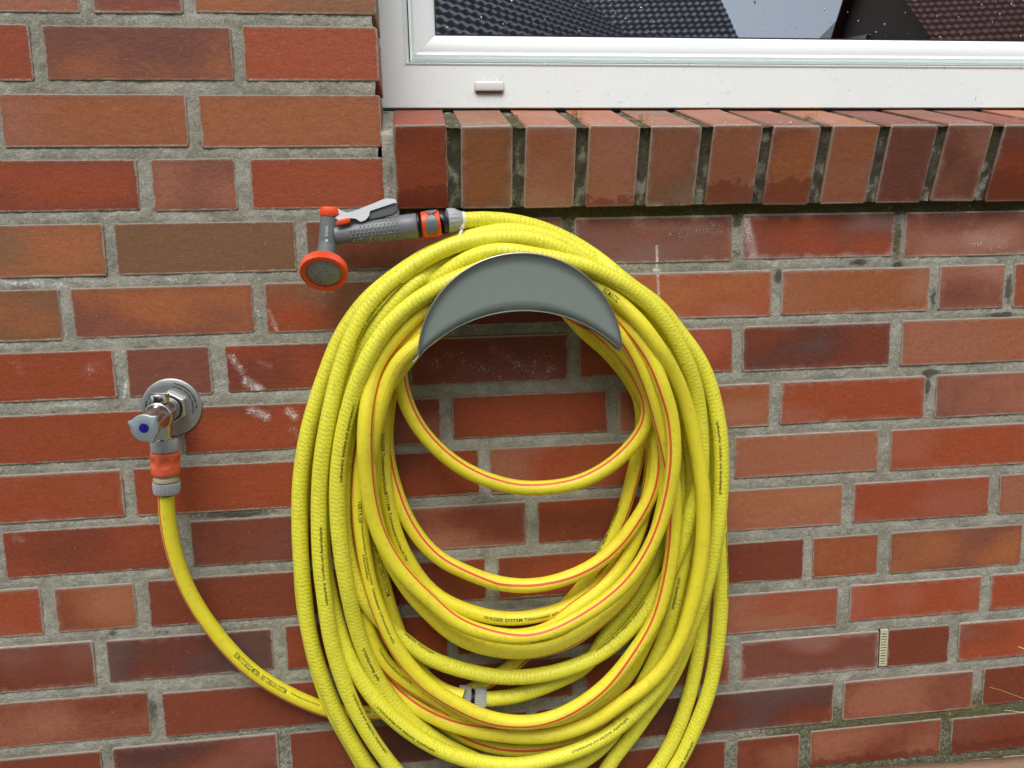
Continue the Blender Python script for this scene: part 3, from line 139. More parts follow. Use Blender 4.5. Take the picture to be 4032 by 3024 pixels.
"R2":("r",1,[[354.1,-76.9,-374.1],[339.7,-76.8,-375.1],[325.3,-76.7,-376.8],[311.2,-76.6,-379.3],[297.3,-76.4,-382.7],[283.9,-76.3,-387.4],[270.8,-76.2,-393.2],[258.1,-76.2,-399.8],[245.8,-76.1,-407.0],[233.7,-76.1,-414.7],[222.0,-76.0,-422.9],[210.6,-76.0,-431.6],[199.8,-75.9,-440.9],[189.7,-75.9,-451.0],[180.4,-75.8,-461.9],[172.0,-75.8,-473.5],[164.5,-75.7,-485.7],[157.9,-75.7,-498.5],[151.9,-75.8,-511.7],[146.3,-76.1,-525.0],[140.9,-76.4,-538.5],[136.1,-76.8,-552.1],[131.8,-77.2,-566.0],[127.8,-77.7,-580.0],[124.0,-78.2,-594.2],[120.3,-78.5,-608.4],[116.8,-78.5,-622.7],[113.4,-78.1,-637.3],[110.2,-77.5,-652.0],[107.3,-76.5,-666.9],[104.7,-75.4,-682.0],[102.5,-74.3,-697.3],[100.7,-73.4,-712.6],[99.2,-72.7,-728.0],[98.1,-72.1,-743.5],[97.2,-71.7,-759.0],[96.5,-71.4,-774.6],[96.1,-71.1,-790.2],[95.9,-70.8,-805.9],[96.0,-70.6,-821.7],[96.4,-70.3,-837.5],[97.2,-70.1,-853.4],[98.1,-69.8,-869.4],[99.0,-69.4,-885.5],[100.0,-68.8,-901.8],[101.2,-68.2,-918.2],[103.0,-67.6,-934.6],[105.5,-66.9,-951.0],[108.6,-66.2,-967.4],[112.2,-65.5,-983.8],[116.2,-64.9,-1000.1],[120.6,-64.3,-1016.5],[125.6,-63.8,-1032.7],[131.1,-63.2,-1048.9],[137.2,-62.6,-1064.9],[144.0,-62.0,-1080.8],[151.3,-61.3,-1096.5],[159.1,-60.5,-1112.1],[167.4,-59.6,-1127.7],[176.2,-58.6,-1143.1],[185.5,-57.5,-1158.3],[195.5,-56.4,-1173.2],[206.0,-55.2,-1187.8],[217.0,-54.1,-1202.2],[228.6,-52.9,-1216.1],[240.8,-51.7,-1229.4],[253.8,-50.4,-1242.0],[267.5,-49.2,-1253.9],[281.8,-48.0,-1264.8],[296.7,-46.8,-1274.7],[312.2,-45.5,-1283.4],[328.3,-44.4,-1290.8],[344.7,-43.2,-1296.8],[361.5,-42.1,-1301.5],[378.4,-41.0,-1304.6],[395.5,-40.1,-1306.1],[412.4,-39.2,-1305.9],[429.2,-38.5,-1304.0],[445.7,-38.0,-1300.7],[462.0,-37.5,-1296.4],[478.3,-36.1,-1291.9],[494.4,-34.0,-1287.2],[510.3,-32.1,-1281.6],[525.7,-30.3,-1274.8],[540.6,-28.6,-1267.0],[554.9,-27.1,-1258.1],[568.4,-25.8,-1248.0],[581.2,-24.6,-1236.9],[593.1,-23.5,-1224.7],[603.8,-22.7,-1211.3],[613.3,-22.0,-1196.9],[621.8,-21.4,-1181.6],[629.6,-21.0,-1165.8],[636.6,-20.6,-1149.6],[642.9,-20.3,-1133.1],[648.5,-20.0,-1116.2],[653.5,-19.7,-1099.1],[657.9,-19.4,-1081.9],[661.8,-19.0,-1064.5],[665.1,-18.6,-1047.1],[667.9,-18.1,-1029.6],[670.1,-17.4,-1012.1],[672.0,-16.6,-994.6],[673.8,-15.7,-977.3],[675.2,-16.0,-959.3],[675.0,-20.9,-939.3],[674.6,-26.8,-919.2],[675.4,-29.2,-900.7],[676.9,-29.7,-883.3],[678.4,-29.4,-866.2],[679.7,-28.9,-849.2],[680.5,-28.5,-832.2],[680.8,-28.2,-815.1],[680.4,-28.0,-798.0],[679.8,-28.0,-780.9],[678.9,-28.0,-763.9],[678.0,-28.2,-746.9],[676.9,-28.3,-729.9],[675.8,-28.4,-713.1],[674.5,-28.5,-696.4],[672.9,-28.4,-679.8],[671.0,-28.3,-663.2],[668.5,-28.2,-646.9],[665.3,-28.0,-630.6],[661.3,-27.8,-614.7],[656.3,-27.4,-599.0],[650.4,-26.9,-583.8],[643.6,-26.4,-568.9],[635.9,-26.2,-554.4],[627.0,-27.6,-540.2],[615.9,-33.7,-525.9],[604.7,-39.5,-512.2],[594.3,-41.8,-499.2],[583.7,-43.5,-486.8],[572.4,-45.3,-475.1],[560.2,-47.2,-464.4],[547.6,-48.9,-454.4],[534.9,-50.3,-444.8],[522.2,-51.2,-435.4],[509.4,-52.3,-426.4],[495.9,-55.8,-417.8],[481.9,-60.7,-409.7],[468.0,-65.0,-402.1],[454.1,-68.6,-395.1],[440.3,-71.1,-388.7],[426.3,-72.9,-383.3],[412.0,-74.4,-379.1],[397.6,-75.5,-376.1],[383.1,-76.3,-374.3],[368.6,-76.7,-373.7]]),
"R0":("r",1,[[118.1,-17.4,-557.3],[111.4,-17.5,-570.9],[105.9,-17.6,-585.2],[100.9,-17.6,-599.9],[96.0,-17.6,-614.7],[91.4,-17.6,-629.6],[87.1,-17.5,-644.7],[83.2,-17.4,-659.9],[79.5,-17.3,-675.3],[75.9,-17.1,-690.8],[72.5,-16.9,-706.3],[69.5,-16.7,-722.0],[67.3,-16.6,-737.9],[65.7,-16.4,-754.0],[64.3,-16.3,-770.1],[63.0,-16.3,-786.3],[61.8,-16.2,-802.5],[60.8,-16.2,-818.9],[59.9,-16.2,-835.3],[59.3,-16.2,-851.8],[59.0,-16.2,-868.3],[59.2,-16.3,-884.9],[59.9,-16.3,-901.6],[61.3,-16.4,-918.2],[63.1,-16.6,-934.9],[65.2,-16.9,-951.6],[67.6,-17.3,-968.2],[70.3,-17.8,-984.8],[73.4,-18.6,-1001.2],[77.0,-19.7,-1017.5],[81.2,-21.0,-1033.5],[86.0,-22.9,-1049.2],[91.6,-25.1,-1064.4],[97.7,-26.2,-1080.0],[104.1,-24.7,-1097.0],[110.9,-22.4,-1114.4],[117.9,-20.7,-1131.6],[124.8,-19.3,-1148.8],[131.2,-18.2,-1166.2],[137.2,-17.4,-1183.6],[143.6,-16.8,-1200.9],[151.2,-16.4,-1217.5],[160.5,-16.2,-1233.1],[171.0,-16.0,-1247.8],[182.6,-16.0,-1261.6],[194.9,-16.1,-1274.8],[207.8,-16.3,-1287.2],[221.4,-16.4,-1298.8],[235.7,-16.6,-1309.7],[250.4,-16.8,-1319.6],[265.7,-17.1,-1328.6],[281.5,-17.3,-1336.5],[297.8,-17.5,-1343.1],[314.5,-17.7,-1348.2],[331.5,-17.8,-1351.6],[348.7,-17.9,-1353.4],[365.8,-18.0,-1353.1],[382.5,-18.4,-1350.4],[398.6,-18.7,-1345.2],[413.9,-19.0,-1337.7],[428.4,-19.1,-1328.6],[442.0,-19.1,-1318.1],[454.9,-18.9,-1306.6],[466.7,-18.9,-1293.7],[477.3,-20.1,-1279.0],[487.0,-21.6,-1263.3],[496.0,-22.9,-1247.3],[504.7,-24.1,-1231.1],[513.4,-25.1,-1215.2],[522.7,-25.9,-1199.9],[532.8,-26.4,-1185.5],[543.5,-26.7,-1171.8],[554.2,-26.8,-1158.2],[564.6,-26.7,-1144.4],[574.6,-26.5,-1130.4],[584.7,-26.2,-1116.4],[594.8,-25.8,-1102.6],[605.0,-25.2,-1088.9],[614.8,-24.5,-1075.1],[623.9,-23.8,-1060.6],[632.0,-23.3,-1045.5],[639.0,-22.9,-1029.7],[644.9,-22.6,-1013.5],[650.0,-22.4,-996.8],[654.2,-22.4,-979.8],[657.9,-22.8,-962.5],[662.5,-21.1,-946.3],[669.2,-14.0,-932.7],[674.1,-11.5,-916.8],[677.5,-11.5,-899.6],[680.5,-11.5,-882.4],[682.9,-11.5,-865.1],[684.8,-11.5,-847.8],[686.1,-11.5,-830.5],[686.7,-11.5,-813.1],[686.3,-11.5,-795.7],[685.2,-11.5,-778.4],[683.7,-11.5,-761.2],[682.2,-11.5,-744.0],[680.6,-11.5,-726.9],[678.8,-11.5,-709.9],[676.7,-11.5,-692.9],[674.1,-11.5,-676.1],[671.0,-11.5,-659.4],[667.3,-11.5,-643.0],[662.6,-11.5,-626.8],[656.7,-11.5,-611.1],[649.3,-11.5,-596.0],[640.9,-11.5,-581.5],[632.2,-11.5,-567.2],[623.7,-11.5,-552.9],[615.2,-11.5,-538.6],[606.0,-11.5,-525.0],[595.8,-11.5,-512.1],[584.6,-11.5,-500.1],[573.0,-11.5,-488.6],[561.4,-11.5,-477.1],[549.9,-11.5,-465.6],[538.3,-11.5,-454.4],[526.4,-11.5,-443.6],[514.2,-11.5,-433.3],[501.4,-11.5,-423.8],[487.9,-12.1,-415.3],[473.8,-12.6,-408.0],[459.3,-12.9,-401.9],[444.4,-13.2,-397.0],[429.2,-13.5,-393.1],[413.9,-13.6,-390.5],[398.4,-13.8,-389.1],[383.0,-14.0,-388.7],[367.6,-14.1,-389.4],[352.3,-14.3,-391.2],[337.2,-14.5,-393.9],[322.4,-14.7,-397.7],[307.9,-14.9,-402.3],[293.6,-15.1,-407.8],[279.7,-15.4,-414.1],[266.1,-15.5,-420.9],[252.9,-15.7,-428.4],[240.1,-15.8,-436.5],[227.8,-15.9,-445.4],[216.0,-16.0,-455.0],[204.8,-16.1,-465.2],[194.0,-16.3,-475.9],[183.2,-16.4,-486.6],[172.3,-16.5,-497.3],[161.3,-16.7,-507.9],[150.4,-16.9,-518.5],[139.8,-17.1,-529.4],[129.7,-17.2,-540.8],[120.8,-17.4,-553.0]]),
"R3":("r",1,[[312.0,-103.4,-422.1],[298.8,-104.0,-427.1],[285.8,-104.0,-432.4],[273.0,-103.7,-438.3],[260.6,-102.8,-444.9],[248.5,-101.5,-452.1],[236.8,-100.1,-460.0],[225.7,-98.9,-468.7],[215.1,-97.9,-478.1],[205.3,-97.1,-488.3],[196.3,-96.5,-499.3],[187.9,-96.1,-510.9],[180.3,-95.8,-523.0],[173.4,-95.4,-535.5],[167.1,-94.7,-548.5],[161.3,-93.3,-562.0],[156.0,-91.8,-575.7],[151.1,-90.3,-589.7],[146.5,-89.0,-603.9],[142.3,-87.8,-618.2],[138.5,-86.6,-632.7],[135.1,-85.5,-647.4],[132.2,-84.3,-662.3],[129.7,-83.2,-677.4],[127.7,-82.0,-692.6],[126.3,-80.8,-708.0],[125.3,-79.8,-723.5],[124.7,-78.9,-739.0],[124.4,-78.3,-754.5],[124.5,-77.9,-770.1],[125.0,-77.5,-785.7],[125.8,-77.0,-801.5],[126.8,-76.2,-817.4],[128.2,-75.1,-833.5],[129.8,-73.4,-849.9],[131.5,-70.7,-866.9],[133.4,-67.4,-884.2],[135.6,-64.2,-901.6],[138.3,-61.4,-918.9],[141.6,-59.1,-936.0],[145.6,-57.1,-953.0],[150.2,-55.0,-969.9],[155.7,-52.9,-986.7],[162.0,-50.9,-1003.3],[169.1,-49.1,-1019.5],[177.0,-47.7,-1035.2],[185.7,-46.5,-1050.3],[195.4,-45.1,-1065.2],[205.8,-42.8,-1079.9],[217.1,-40.3,-1094.3],[229.0,-38.2,-1107.9],[241.6,-36.3,-1120.8],[254.8,-34.5,-1133.1],[268.7,-32.9,-1144.4],[283.1,-31.5,-1154.9],[297.8,-30.3,-1165.0],[312.7,-29.3,-1174.9],[327.8,-28.6,-1184.2],[343.4,-28.0,-1192.5],[359.5,-27.6,-1199.1],[376.1,-27.4,-1204.0],[392.9,-27.2,-1207.3],[409.9,-27.1,-1208.8],[426.7,-27.1,-1208.1],[443.1,-27.2,-1205.1],[458.9,-27.4,-1199.7],[474.1,-27.9,-1192.3],[488.5,-28.5,-1183.4],[501.8,-29.4,-1172.7],[513.8,-30.7,-1160.3],[524.6,-32.1,-1146.5],[534.3,-32.9,-1132.0],[543.5,-33.0,-1117.4],[552.4,-32.6,-1102.7],[560.9,-32.0,-1088.0],[569.3,-31.5,-1073.1],[577.4,-31.2,-1058.0],[585.4,-31.3,-1042.8],[593.1,-31.5,-1027.3],[600.3,-32.0,-1011.5],[606.4,-32.8,-995.2],[611.5,-33.8,-978.3],[615.6,-34.9,-961.1],[619.5,-35.8,-944.0],[623.2,-36.2,-927.0],[626.7,-36.5,-910.2],[629.9,-36.6,-893.3],[632.9,-36.7,-876.5],[635.7,-36.7,-859.7],[638.4,-36.5,-843.0],[641.0,-36.5,-826.3],[643.3,-36.9,-809.5],[645.2,-37.6,-792.6],[646.5,-38.8,-775.6],[647.1,-40.0,-758.5],[647.0,-41.3,-741.4],[646.1,-42.7,-724.4],[644.4,-44.2,-707.5],[642.0,-45.7,-690.7],[639.1,-46.9,-674.1],[635.7,-47.8,-657.8],[631.9,-48.2,-641.7],[627.7,-48.2,-626.0],[622.9,-47.9,-610.5],[617.7,-47.2,-595.4],[611.7,-46.4,-580.6],[604.9,-45.6,-566.2],[597.2,-44.9,-552.2],[589.1,-44.2,-538.5],[580.4,-43.9,-525.1],[571.3,-43.8,-512.1],[561.5,-44.0,-499.5],[550.9,-44.4,-487.6],[539.6,-45.0,-476.5],[527.5,-45.8,-466.1],[514.8,-46.9,-456.6],[501.4,-48.3,-448.2],[487.4,-50.0,-440.9],[472.9,-52.0,-434.7],[458.1,-54.3,-429.2],[443.1,-58.3,-423.9],[427.7,-65.9,-418.5],[412.4,-74.2,-413.5],[397.5,-79.8,-409.5],[382.6,-85.7,-407.4],[367.6,-91.6,-407.4],[353.0,-96.3,-409.3],[339.0,-99.8,-412.7],[325.3,-102.1,-417.1]]),
"W":("r",1,[[352.1,-93.9,-392.4],[338.6,-88.4,-394.2],[325.2,-84.4,-397.9],[312.3,-80.9,-403.2],[299.9,-77.7,-410.0],[288.0,-74.7,-417.8],[276.1,-70.6,-425.8],[264.0,-63.9,-433.7],[251.7,-58.3,-441.7],[239.7,-55.6,-450.2],[228.2,-54.0,-459.4],[217.6,-52.8,-469.5],[208.4,-51.9,-480.8],[200.6,-51.6,-493.3],[193.8,-51.7,-506.4],[187.0,-52.1,-519.6],[180.2,-52.8,-532.7],[173.6,-53.9,-545.9],[167.7,-55.5,-559.3],[162.6,-57.1,-573.1],[158.0,-58.2,-587.1],[153.4,-58.7,-601.4],[149.1,-58.8,-615.8],[145.1,-58.6,-630.4],[141.6,-58.4,-645.2],[138.6,-58.3,-660.2],[136.1,-58.4,-675.2],[134.1,-58.8,-690.4],[132.5,-59.1,-705.6],[131.1,-59.4,-720.9],[130.1,-59.5,-736.4],[129.4,-59.1,-752.1],[129.3,-58.8,-767.9],[129.8,-58.5,-783.7],[131.0,-58.2,-799.5],[132.9,-58.0,-815.4],[135.5,-57.6,-831.2],[139.0,-57.3,-846.9],[143.7,-56.7,-862.4],[149.6,-55.7,-877.7],[156.7,-53.6,-892.9],[165.1,-51.0,-907.7],[174.8,-49.0,-921.5],[185.5,-47.9,-934.1],[196.9,-47.3,-946.0],[208.6,-46.5,-957.8],[220.6,-45.8,-969.3],[233.2,-45.4,-980.0],[246.7,-45.0,-989.4],[261.0,-44.8,-997.5],[275.8,-44.6,-1004.4],[291.0,-44.5,-1010.7],[306.4,-44.4,-1016.2],[322.1,-44.3,-1021.0],[338.1,-44.2,-1025.0],[354.2,-44.2,-1028.0],[370.4,-44.1,-1029.8],[386.8,-44.1,-1030.5],[403.1,-44.1,-1030.0],[419.4,-44.1,-1028.6],[435.5,-44.1,-1026.2],[451.5,-44.1,-1022.9],[467.2,-44.1,-1018.5],[482.5,-44.2,-1012.9],[497.3,-44.2,-1006.0],[511.4,-44.3,-997.8],[524.7,-44.3,-988.4],[537.3,-44.4,-977.9],[549.2,-44.6,-966.6],[560.2,-44.8,-954.4],[570.3,-45.0,-941.3],[579.7,-45.3,-927.7],[588.7,-45.7,-913.7],[597.4,-46.2,-899.5],[605.5,-46.9,-885.1],[612.9,-47.8,-870.1],[619.4,-49.0,-854.7],[624.9,-50.5,-838.8],[629.5,-52.1,-822.6],[633.5,-53.8,-806.2],[637.1,-55.5,-789.9],[641.3,-57.3,-774.0],[645.7,-58.7,-758.4],[649.5,-59.7,-742.7],[651.8,-60.5,-726.6],[652.9,-61.4,-710.3],[653.0,-62.0,-694.0],[652.2,-62.9,-677.7],[650.7,-64.0,-661.3],[648.6,-65.5,-645.0],[646.0,-67.5,-628.8],[642.8,-69.8,-612.6],[638.7,-72.7,-596.6],[633.6,-76.0,-580.9],[627.2,-79.5,-565.5],[620.0,-82.9,-550.7],[612.4,-85.7,-536.3],[604.5,-88.1,-522.4],[596.1,-89.9,-508.9],[587.2,-91.5,-496.1],[577.6,-92.9,-483.9],[567.1,-94.2,-472.5],[555.8,-95.4,-462.1],[543.8,-96.5,-452.7],[531.1,-97.7,-444.2],[518.0,-99.0,-436.4],[504.7,-100.4,-429.2],[491.1,-101.9,-422.6],[477.4,-103.3,-416.9],[463.5,-104.0,-412.0],[449.5,-103.9,-408.1],[435.6,-102.9,-404.9],[421.6,-101.8,-402.1],[407.6,-101.0,-399.5],[393.5,-100.7,-396.7],[379.4,-100.9,-394.2],[365.5,-99.5,-392.5]]),
"N":("r",0,[[297.2,-50.0,-350.0],[311.9,-47.9,-348.5],[326.7,-45.6,-347.5],[341.7,-43.3,-347.2],[356.7,-40.7,-347.7],[371.9,-37.9,-348.9],[387.0,-35.3,-351.0],[402.1,-32.9,-354.0],[417.0,-30.7,-357.9],[431.7,-28.7,-362.8],[446.1,-27.2,-368.6],[460.0,-26.5,-375.3],[473.4,-27.0,-382.8],[486.2,-29.0,-391.0],[497.9,-34.1,-399.7],[507.2,-47.5,-409.1],[516.0,-59.9,-418.8],[526.3,-64.9,-428.6],[537.9,-66.0,-438.2],[550.4,-65.3,-447.4],[563.5,-63.9,-456.3],[576.6,-61.8,-465.6],[588.8,-59.8,-476.0],[599.9,-58.0,-487.6],[610.0,-56.8,-500.1],[619.9,-56.2,-512.8],[629.6,-56.3,-525.4],[639.0,-56.9,-538.1],[647.5,-57.6,-551.3],[655.0,-58.3,-565.2],[661.2,-58.9,-579.8],[666.3,-59.7,-594.8],[670.4,-60.4,-610.0],[673.9,-61.2,-625.5],[676.8,-61.9,-641.2],[679.3,-62.4,-657.0],[681.2,-62.6,-673.0],[682.5,-62.5,-689.2],[683.4,-62.3,-705.5],[683.8,-62.0,-721.9],[683.8,-61.7,-738.3],[683.5,-61.3,-754.8],[682.8,-60.9,-771.3],[681.8,-60.3,-788.0],[680.4,-59.6,-804.6],[678.8,-58.4,-821.5],[676.8,-57.0,-838.5],[674.5,-55.5,-855.5],[671.8,-54.3,-872.4],[668.5,-53.4,-889.1],[664.6,-52.6,-905.7],[659.9,-52.1,-922.0],[654.5,-51.7,-938.0],[648.4,-51.5,-953.7],[642.0,-51.3,-969.3],[635.2,-51.2,-984.6],[627.7,-51.2,-999.6],[620.0,-51.2,-1014.5],[612.5,-51.3,-1029.5],[604.4,-51.4,-1044.1],[595.0,-51.6,-1057.8],[584.4,-51.7,-1070.5],[573.0,-51.9,-1082.5],[561.2,-52.2,-1094.2],[549.1,-52.4,-1105.5],[536.5,-52.4,-1116.2],[523.2,-52.4,-1126.0],[509.3,-52.5,-1134.7],[494.7,-52.6,-1142.2],[479.6,-52.8,-1148.6],[464.0,-53.0,-1153.8],[448.2,-53.3,-1158.2],[432.1,-53.6,-1161.8],[416.0,-53.9,-1164.8],[399.8,-54.2,-1167.0],[383.4,-54.5,-1168.1],[367.0,-54.8,-1167.8],[350.6,-55.2,-1166.0],[334.4,-55.5,-1162.9],[318.3,-55.8,-1158.7],[302.5,-56.2,-1153.5],[286.9,-56.6,-1147.4],[271.8,-57.1,-1140.2],[257.2,-57.6,-1131.9],[243.2,-58.1,-1122.6],[229.7,-58.6,-1112.4],[216.7,-59.2,-1101.5],[204.3,-59.9,-1089.8],[192.6,-60.4,-1077.8],[181.4,-60.3,-1065.5],[170.9,-59.6,-1052.9],[161.2,-58.5,-1040.0],[152.2,-57.1,-1026.7],[144.1,-55.9,-1012.8],[136.9,-54.8,-998.4],[130.4,-53.8,-983.5],[124.6,-52.9,-968.4],[119.6,-52.1,-953.0],[115.3,-51.4,-937.4],[111.6,-50.8,-921.7],[108.3,-50.4,-905.8],[105.3,-50.2,-889.8],[102.7,-50.1,-873.9],[100.4,-50.1,-857.8],[98.7,-50.3,-841.8],[97.6,-50.4,-825.7],[97.2,-50.7,-809.7],[97.5,-51.0,-793.8],[98.8,-51.4,-777.9],[100.7,-52.0,-762.1],[103.2,-52.8,-746.4],[105.9,-53.8,-730.7],[108.8,-55.0,-715.1],[111.7,-56.5,-699.5],[114.8,-58.4,-683.9],[117.9,-60.2,-668.4],[121.1,-61.5,-653.2],[124.4,-62.2,-638.3],[127.9,-62.6,-623.6],[131.7,-62.5,-609.0],[135.7,-62.2,-594.7],[140.0,-61.9,-580.5],[144.5,-61.6,-566.3],[149.4,-61.5,-552.4],[155.2,-62.0,-538.8],[162.3,-62.9,-526.0],[170.6,-64.1,-513.8],[179.4,-65.6,-501.9],[188.4,-67.1,-490.3],[197.7,-68.6,-478.9],[207.2,-69.8,-467.9],[217.1,-70.7,-457.2],[227.4,-71.5,-447.1],[238.1,-72.0,-437.4],[249.3,-70.7,-428.4],[261.0,-64.3,-419.9],[273.2,-60.0,-411.9],[285.9,-60.1,-404.7],[299.0,-60.9,-398.6],[312.6,-61.2,-393.5],[326.6,-60.8,-389.2],[340.9,-60.0,-385.7],[355.4,-59.2,-383.1],[370.1,-58.6,-381.5],[384.9,-57.9,-381.2],[399.8,-56.9,-382.3],[414.7,-55.5,-384.7],[429.4,-53.9,-388.3],[444.1,-51.9,-392.9],[458.8,-48.6,-398.4],[474.1,-41.2,-404.7],[489.0,-35.2,-412.0],[503.0,-31.4,-420.2],[516.2,-28.4,-429.5],[528.3,-27.2,-439.8],[539.6,-27.2,-450.9],[550.2,-27.9,-462.5],[560.5,-28.7,-474.5],[570.6,-29.1,-486.8],[580.4,-29.1,-499.5],[589.7,-28.8,-512.7],[598.3,-29.0,-526.3],[605.9,-30.0,-540.3],[612.8,-29.9,-555.0],[618.9,-29.6,-570.1],[623.8,-29.6,-585.6],[627.8,-29.7,-601.4],[630.8,-29.6,-617.4],[633.2,-29.4,-633.7],[635.3,-28.9,-650.1],[637.1,-28.2,-666.7],[638.4,-27.3,-683.5],[639.2,-26.4,-700.3],[639.2,-25.7,-717.1],[638.3,-25.5,-733.8],[636.2,-26.6,-750.1],[632.9,-28.1,-765.9],[628.4,-29.0,-781.5],[622.6,-28.5,-796.9],[616.1,-27.2,-812.2],[609.9,-25.8,-827.8],[604.3,-24.7,-843.7],[598.9,-23.9,-859.9],[593.1,-23.2,-875.9],[586.7,-22.7,-891.6],[579.3,-22.2,-906.9],[570.7,-21.9,-921.3],[560.9,-21.6,-935.0],[550.2,-21.4,-947.8],[539.0,-21.3,-960.3],[527.8,-21.2,-972.7],[517.4,-21.2,-985.8],[508.2,-21.3,-999.8],[499.5,-21.5,-1014.0],[489.5,-21.7,-1026.8],[477.1,-22.1,-1037.0],[462.8,-22.6,-1044.7],[447.5,-23.1,-1051.0],[431.9,-23.7,-1056.6],[416.1,-24.3,-1061.5],[400.1,-25.0,-1065.7],[383.9,-25.8,-1068.9],[367.6,-26.7,-1070.8],[351.1,-27.7,-1071.4],[334.5,-28.9,-1070.7],[318.0,-30.2,-1068.9]])}
STAINS=[[602.8,0.0,-387.8,603.5,0.0,-414.9,3,1],[603.5,0.0,-414.9,606.6,0.0,-466.9,3.2,0.8],[600.7,0.0,-422.4,607.2,0.0,-423.7,5,0.9],[-315.6,0.0,-415.7,-233.9,0.0,-422.8,6,0.7],[-221.2,0.0,-415.7,-183.3,0.0,-419.1,3,0.5],[-100.5,0.0,-416.2,-81.4,0.0,-421.8,4,0.6],[-46.3,0.0,-509.1,42.2,0.0,-510.9,4.5,0.5],[21.2,0.0,-465.7,20.2,0.0,-497.0,3,0.6],[36.3,0.0,-466.2,44.7,0.0,-492.6,5,0.55],[-164.9,0.0,-558.1,-172.0,0.0,-581.4,4,0.9],[-287.7,0.0,-590.7,-180.2,0.0,-589.5,4.5,0.5],[-2.4,0.0,-564.8,14.6,0.0,-577.5,9,0.8],[-20.2,0.0,-529.7,-6.6,0.0,-551.3,7,0.6],[17.3,0.0,-539.0,32.2,0.0,-544.9,6,0.4],[2.1,0.0,-607.8,22.0,0.0,-618.2,9,0.75],[53.6,0.0,-610.2,62.0,0.0,-621.4,8,0.7],[59.5,0.0,-640.4,64.2,0.0,-648.8,9,0.4],[244.4,0.0,-550.4,435.1,0.0,-568.8,26,0.3],[353.2,0.0,-532.7,421.1,0.0,-573.8,14,0.35],[741.1,0.0,-351.9,753.8,0.0,-403.9,11,0.75],[-307.3,0.0,-529.2,-303.6,0.0,-539.6,12,0.3],[-217.3,0.0,-543.0,-199.3,0.0,-533.3,14,0.3],[626.2,0.0,-218.6,638.2,0.0,-320.9,7,0.35],[-337.3,0.0,-775.6,-328.1,0.0,-781.7,8,0.4],[1100.9,0.0,-380.4,1164.4,0.0,-395.8,16,0.4],[571.1,0.0,-354.4,698.3,0.0,-364.7,14,0.3]]
HOSE_TEXT=[["R2", 93.6, -50.0, -877.8, -1, 18, "cadmiumfrei  knickfest und dauerelastisch", 5.2, 116], ["R3", 127.2, -50.0, -696.6, -1, 27, "cadmiumfrei  knickfest und dauerelastisch", 5.2, 112], ["R2", 162.4, -50.0, -510.7, -1, 51, "cadmiumfrei  knickfest und dauerelastisch", 5.2, 110], ["N", 236.7, -50.0, -1130.7, 1, -1, "cadmiumfrei  knickfest und dauerelastisch", 5.4, 112], ["W", 251.0, -50.0, -976.2, -1, 64, "cadmiumfrei  knickfest", 5.2, 58], ["W", 575.6, -50.0, -923.1, -1, 69, "cadmiumfrei  knickfest und dauerelastisch", 5.2, 112], ["R1", 691.7, -50.0, -818.5, -1, -41, "cadmiumfrei  knickfest und dauerelastisch", 5.2, 112], ["N", 678.7, -50.0, -639.8, 1, 25, "cadmiumfrei  knickfest und dauerelastisch", 5.2, 112], ["R3", 627.3, -50.0, -887.2, -1, 23, "und dauerelastisch", 6, 52], ["R1", 649.3, -50.0, -1162.3, -1, 1, "cadmiumfrei  knickfest und dauerelastisch", 5.4, 112], ["N", 545.1, -50.0, -1105.1, 1, 34, "cadmiumfrei  knickfest und dauerelastisch", 5.6, 105], ["N", 632.9, -50.0, -1016.7, 1, 91, "cadmiumfrei  knickfest und dauerelastisch", 5.2, 112], ["R3", 156.4, -50.0, -1010.0, -1, 12, "und dauerelastisch", 6, 60], ["R2", 157.1, -50.0, -1130.0, -1, 47, "cadmiumfrei  knickfest und dauerelastisch", 5.2, 112], ["D", -34.2, -50.0, -954.5, 1, 35, "REIMATIC GOLD METER - NO TORSION SYSTEM", 8.5, 100], ["D", 43.1, -50.0, -1017.2, 1, 44, "Trinkwasserschlauch DVGW", 3.6, 50], ["D", 166.5, -50.0, -781.8, 1, 21, "GOLD METER - NO TORSION SYSTEM", 8, 108], ["X", 153.6, -50.0, -730.6, 1, 9, "VERTRIEB", 7, 32], ["X", 154.6, -50.0, -761.9, 1, 18, "Trinkwasserschlauch Qualitaet DVGW", 4, 95], ["X", 160.1, -50.0, -806.2, 1, -1, "Hersteller", 4, 40], ["X", 166.5, -50.0, -859.5, 1, 17, "Trinkwasser Lebensmittel echt", 5, 90], ["Z1", 186.3, -50.0, -642.5, 1, 2, "WASSER Trinkwasserschlauch", 6, 90], ["Z1", 188.6, -50.0, -728.6, 1, 4, "SYSTEM Trinkwasserschlauch Nr", 5.5, 110], ["Z1", 323.6, -50.0, -934.3, 1, 8, "WASSER SYSTEM Trinkwasser echt", 6, 120], ["U", 500.5, -50.0, -440.6, -1, 1, "REIMATIC", 8.5, 26], ["J", 159.8, -50.0, -968.3, 1, 36, "Trinkwasserschlauch DVGW", 4.5, 80], ["D", 531.6, -50.0, -778.1, -1, 75, "REIMATIC GOLD METER - NO TORSION", 6, 110], ["F", 426.8, -50.0, -976.5, -1, -34, "echt Meterware", 5, 30], ["D", 136.5, -50.0, -1058.0, 1, 41, "echt  Kautschuk", 5, 60]]
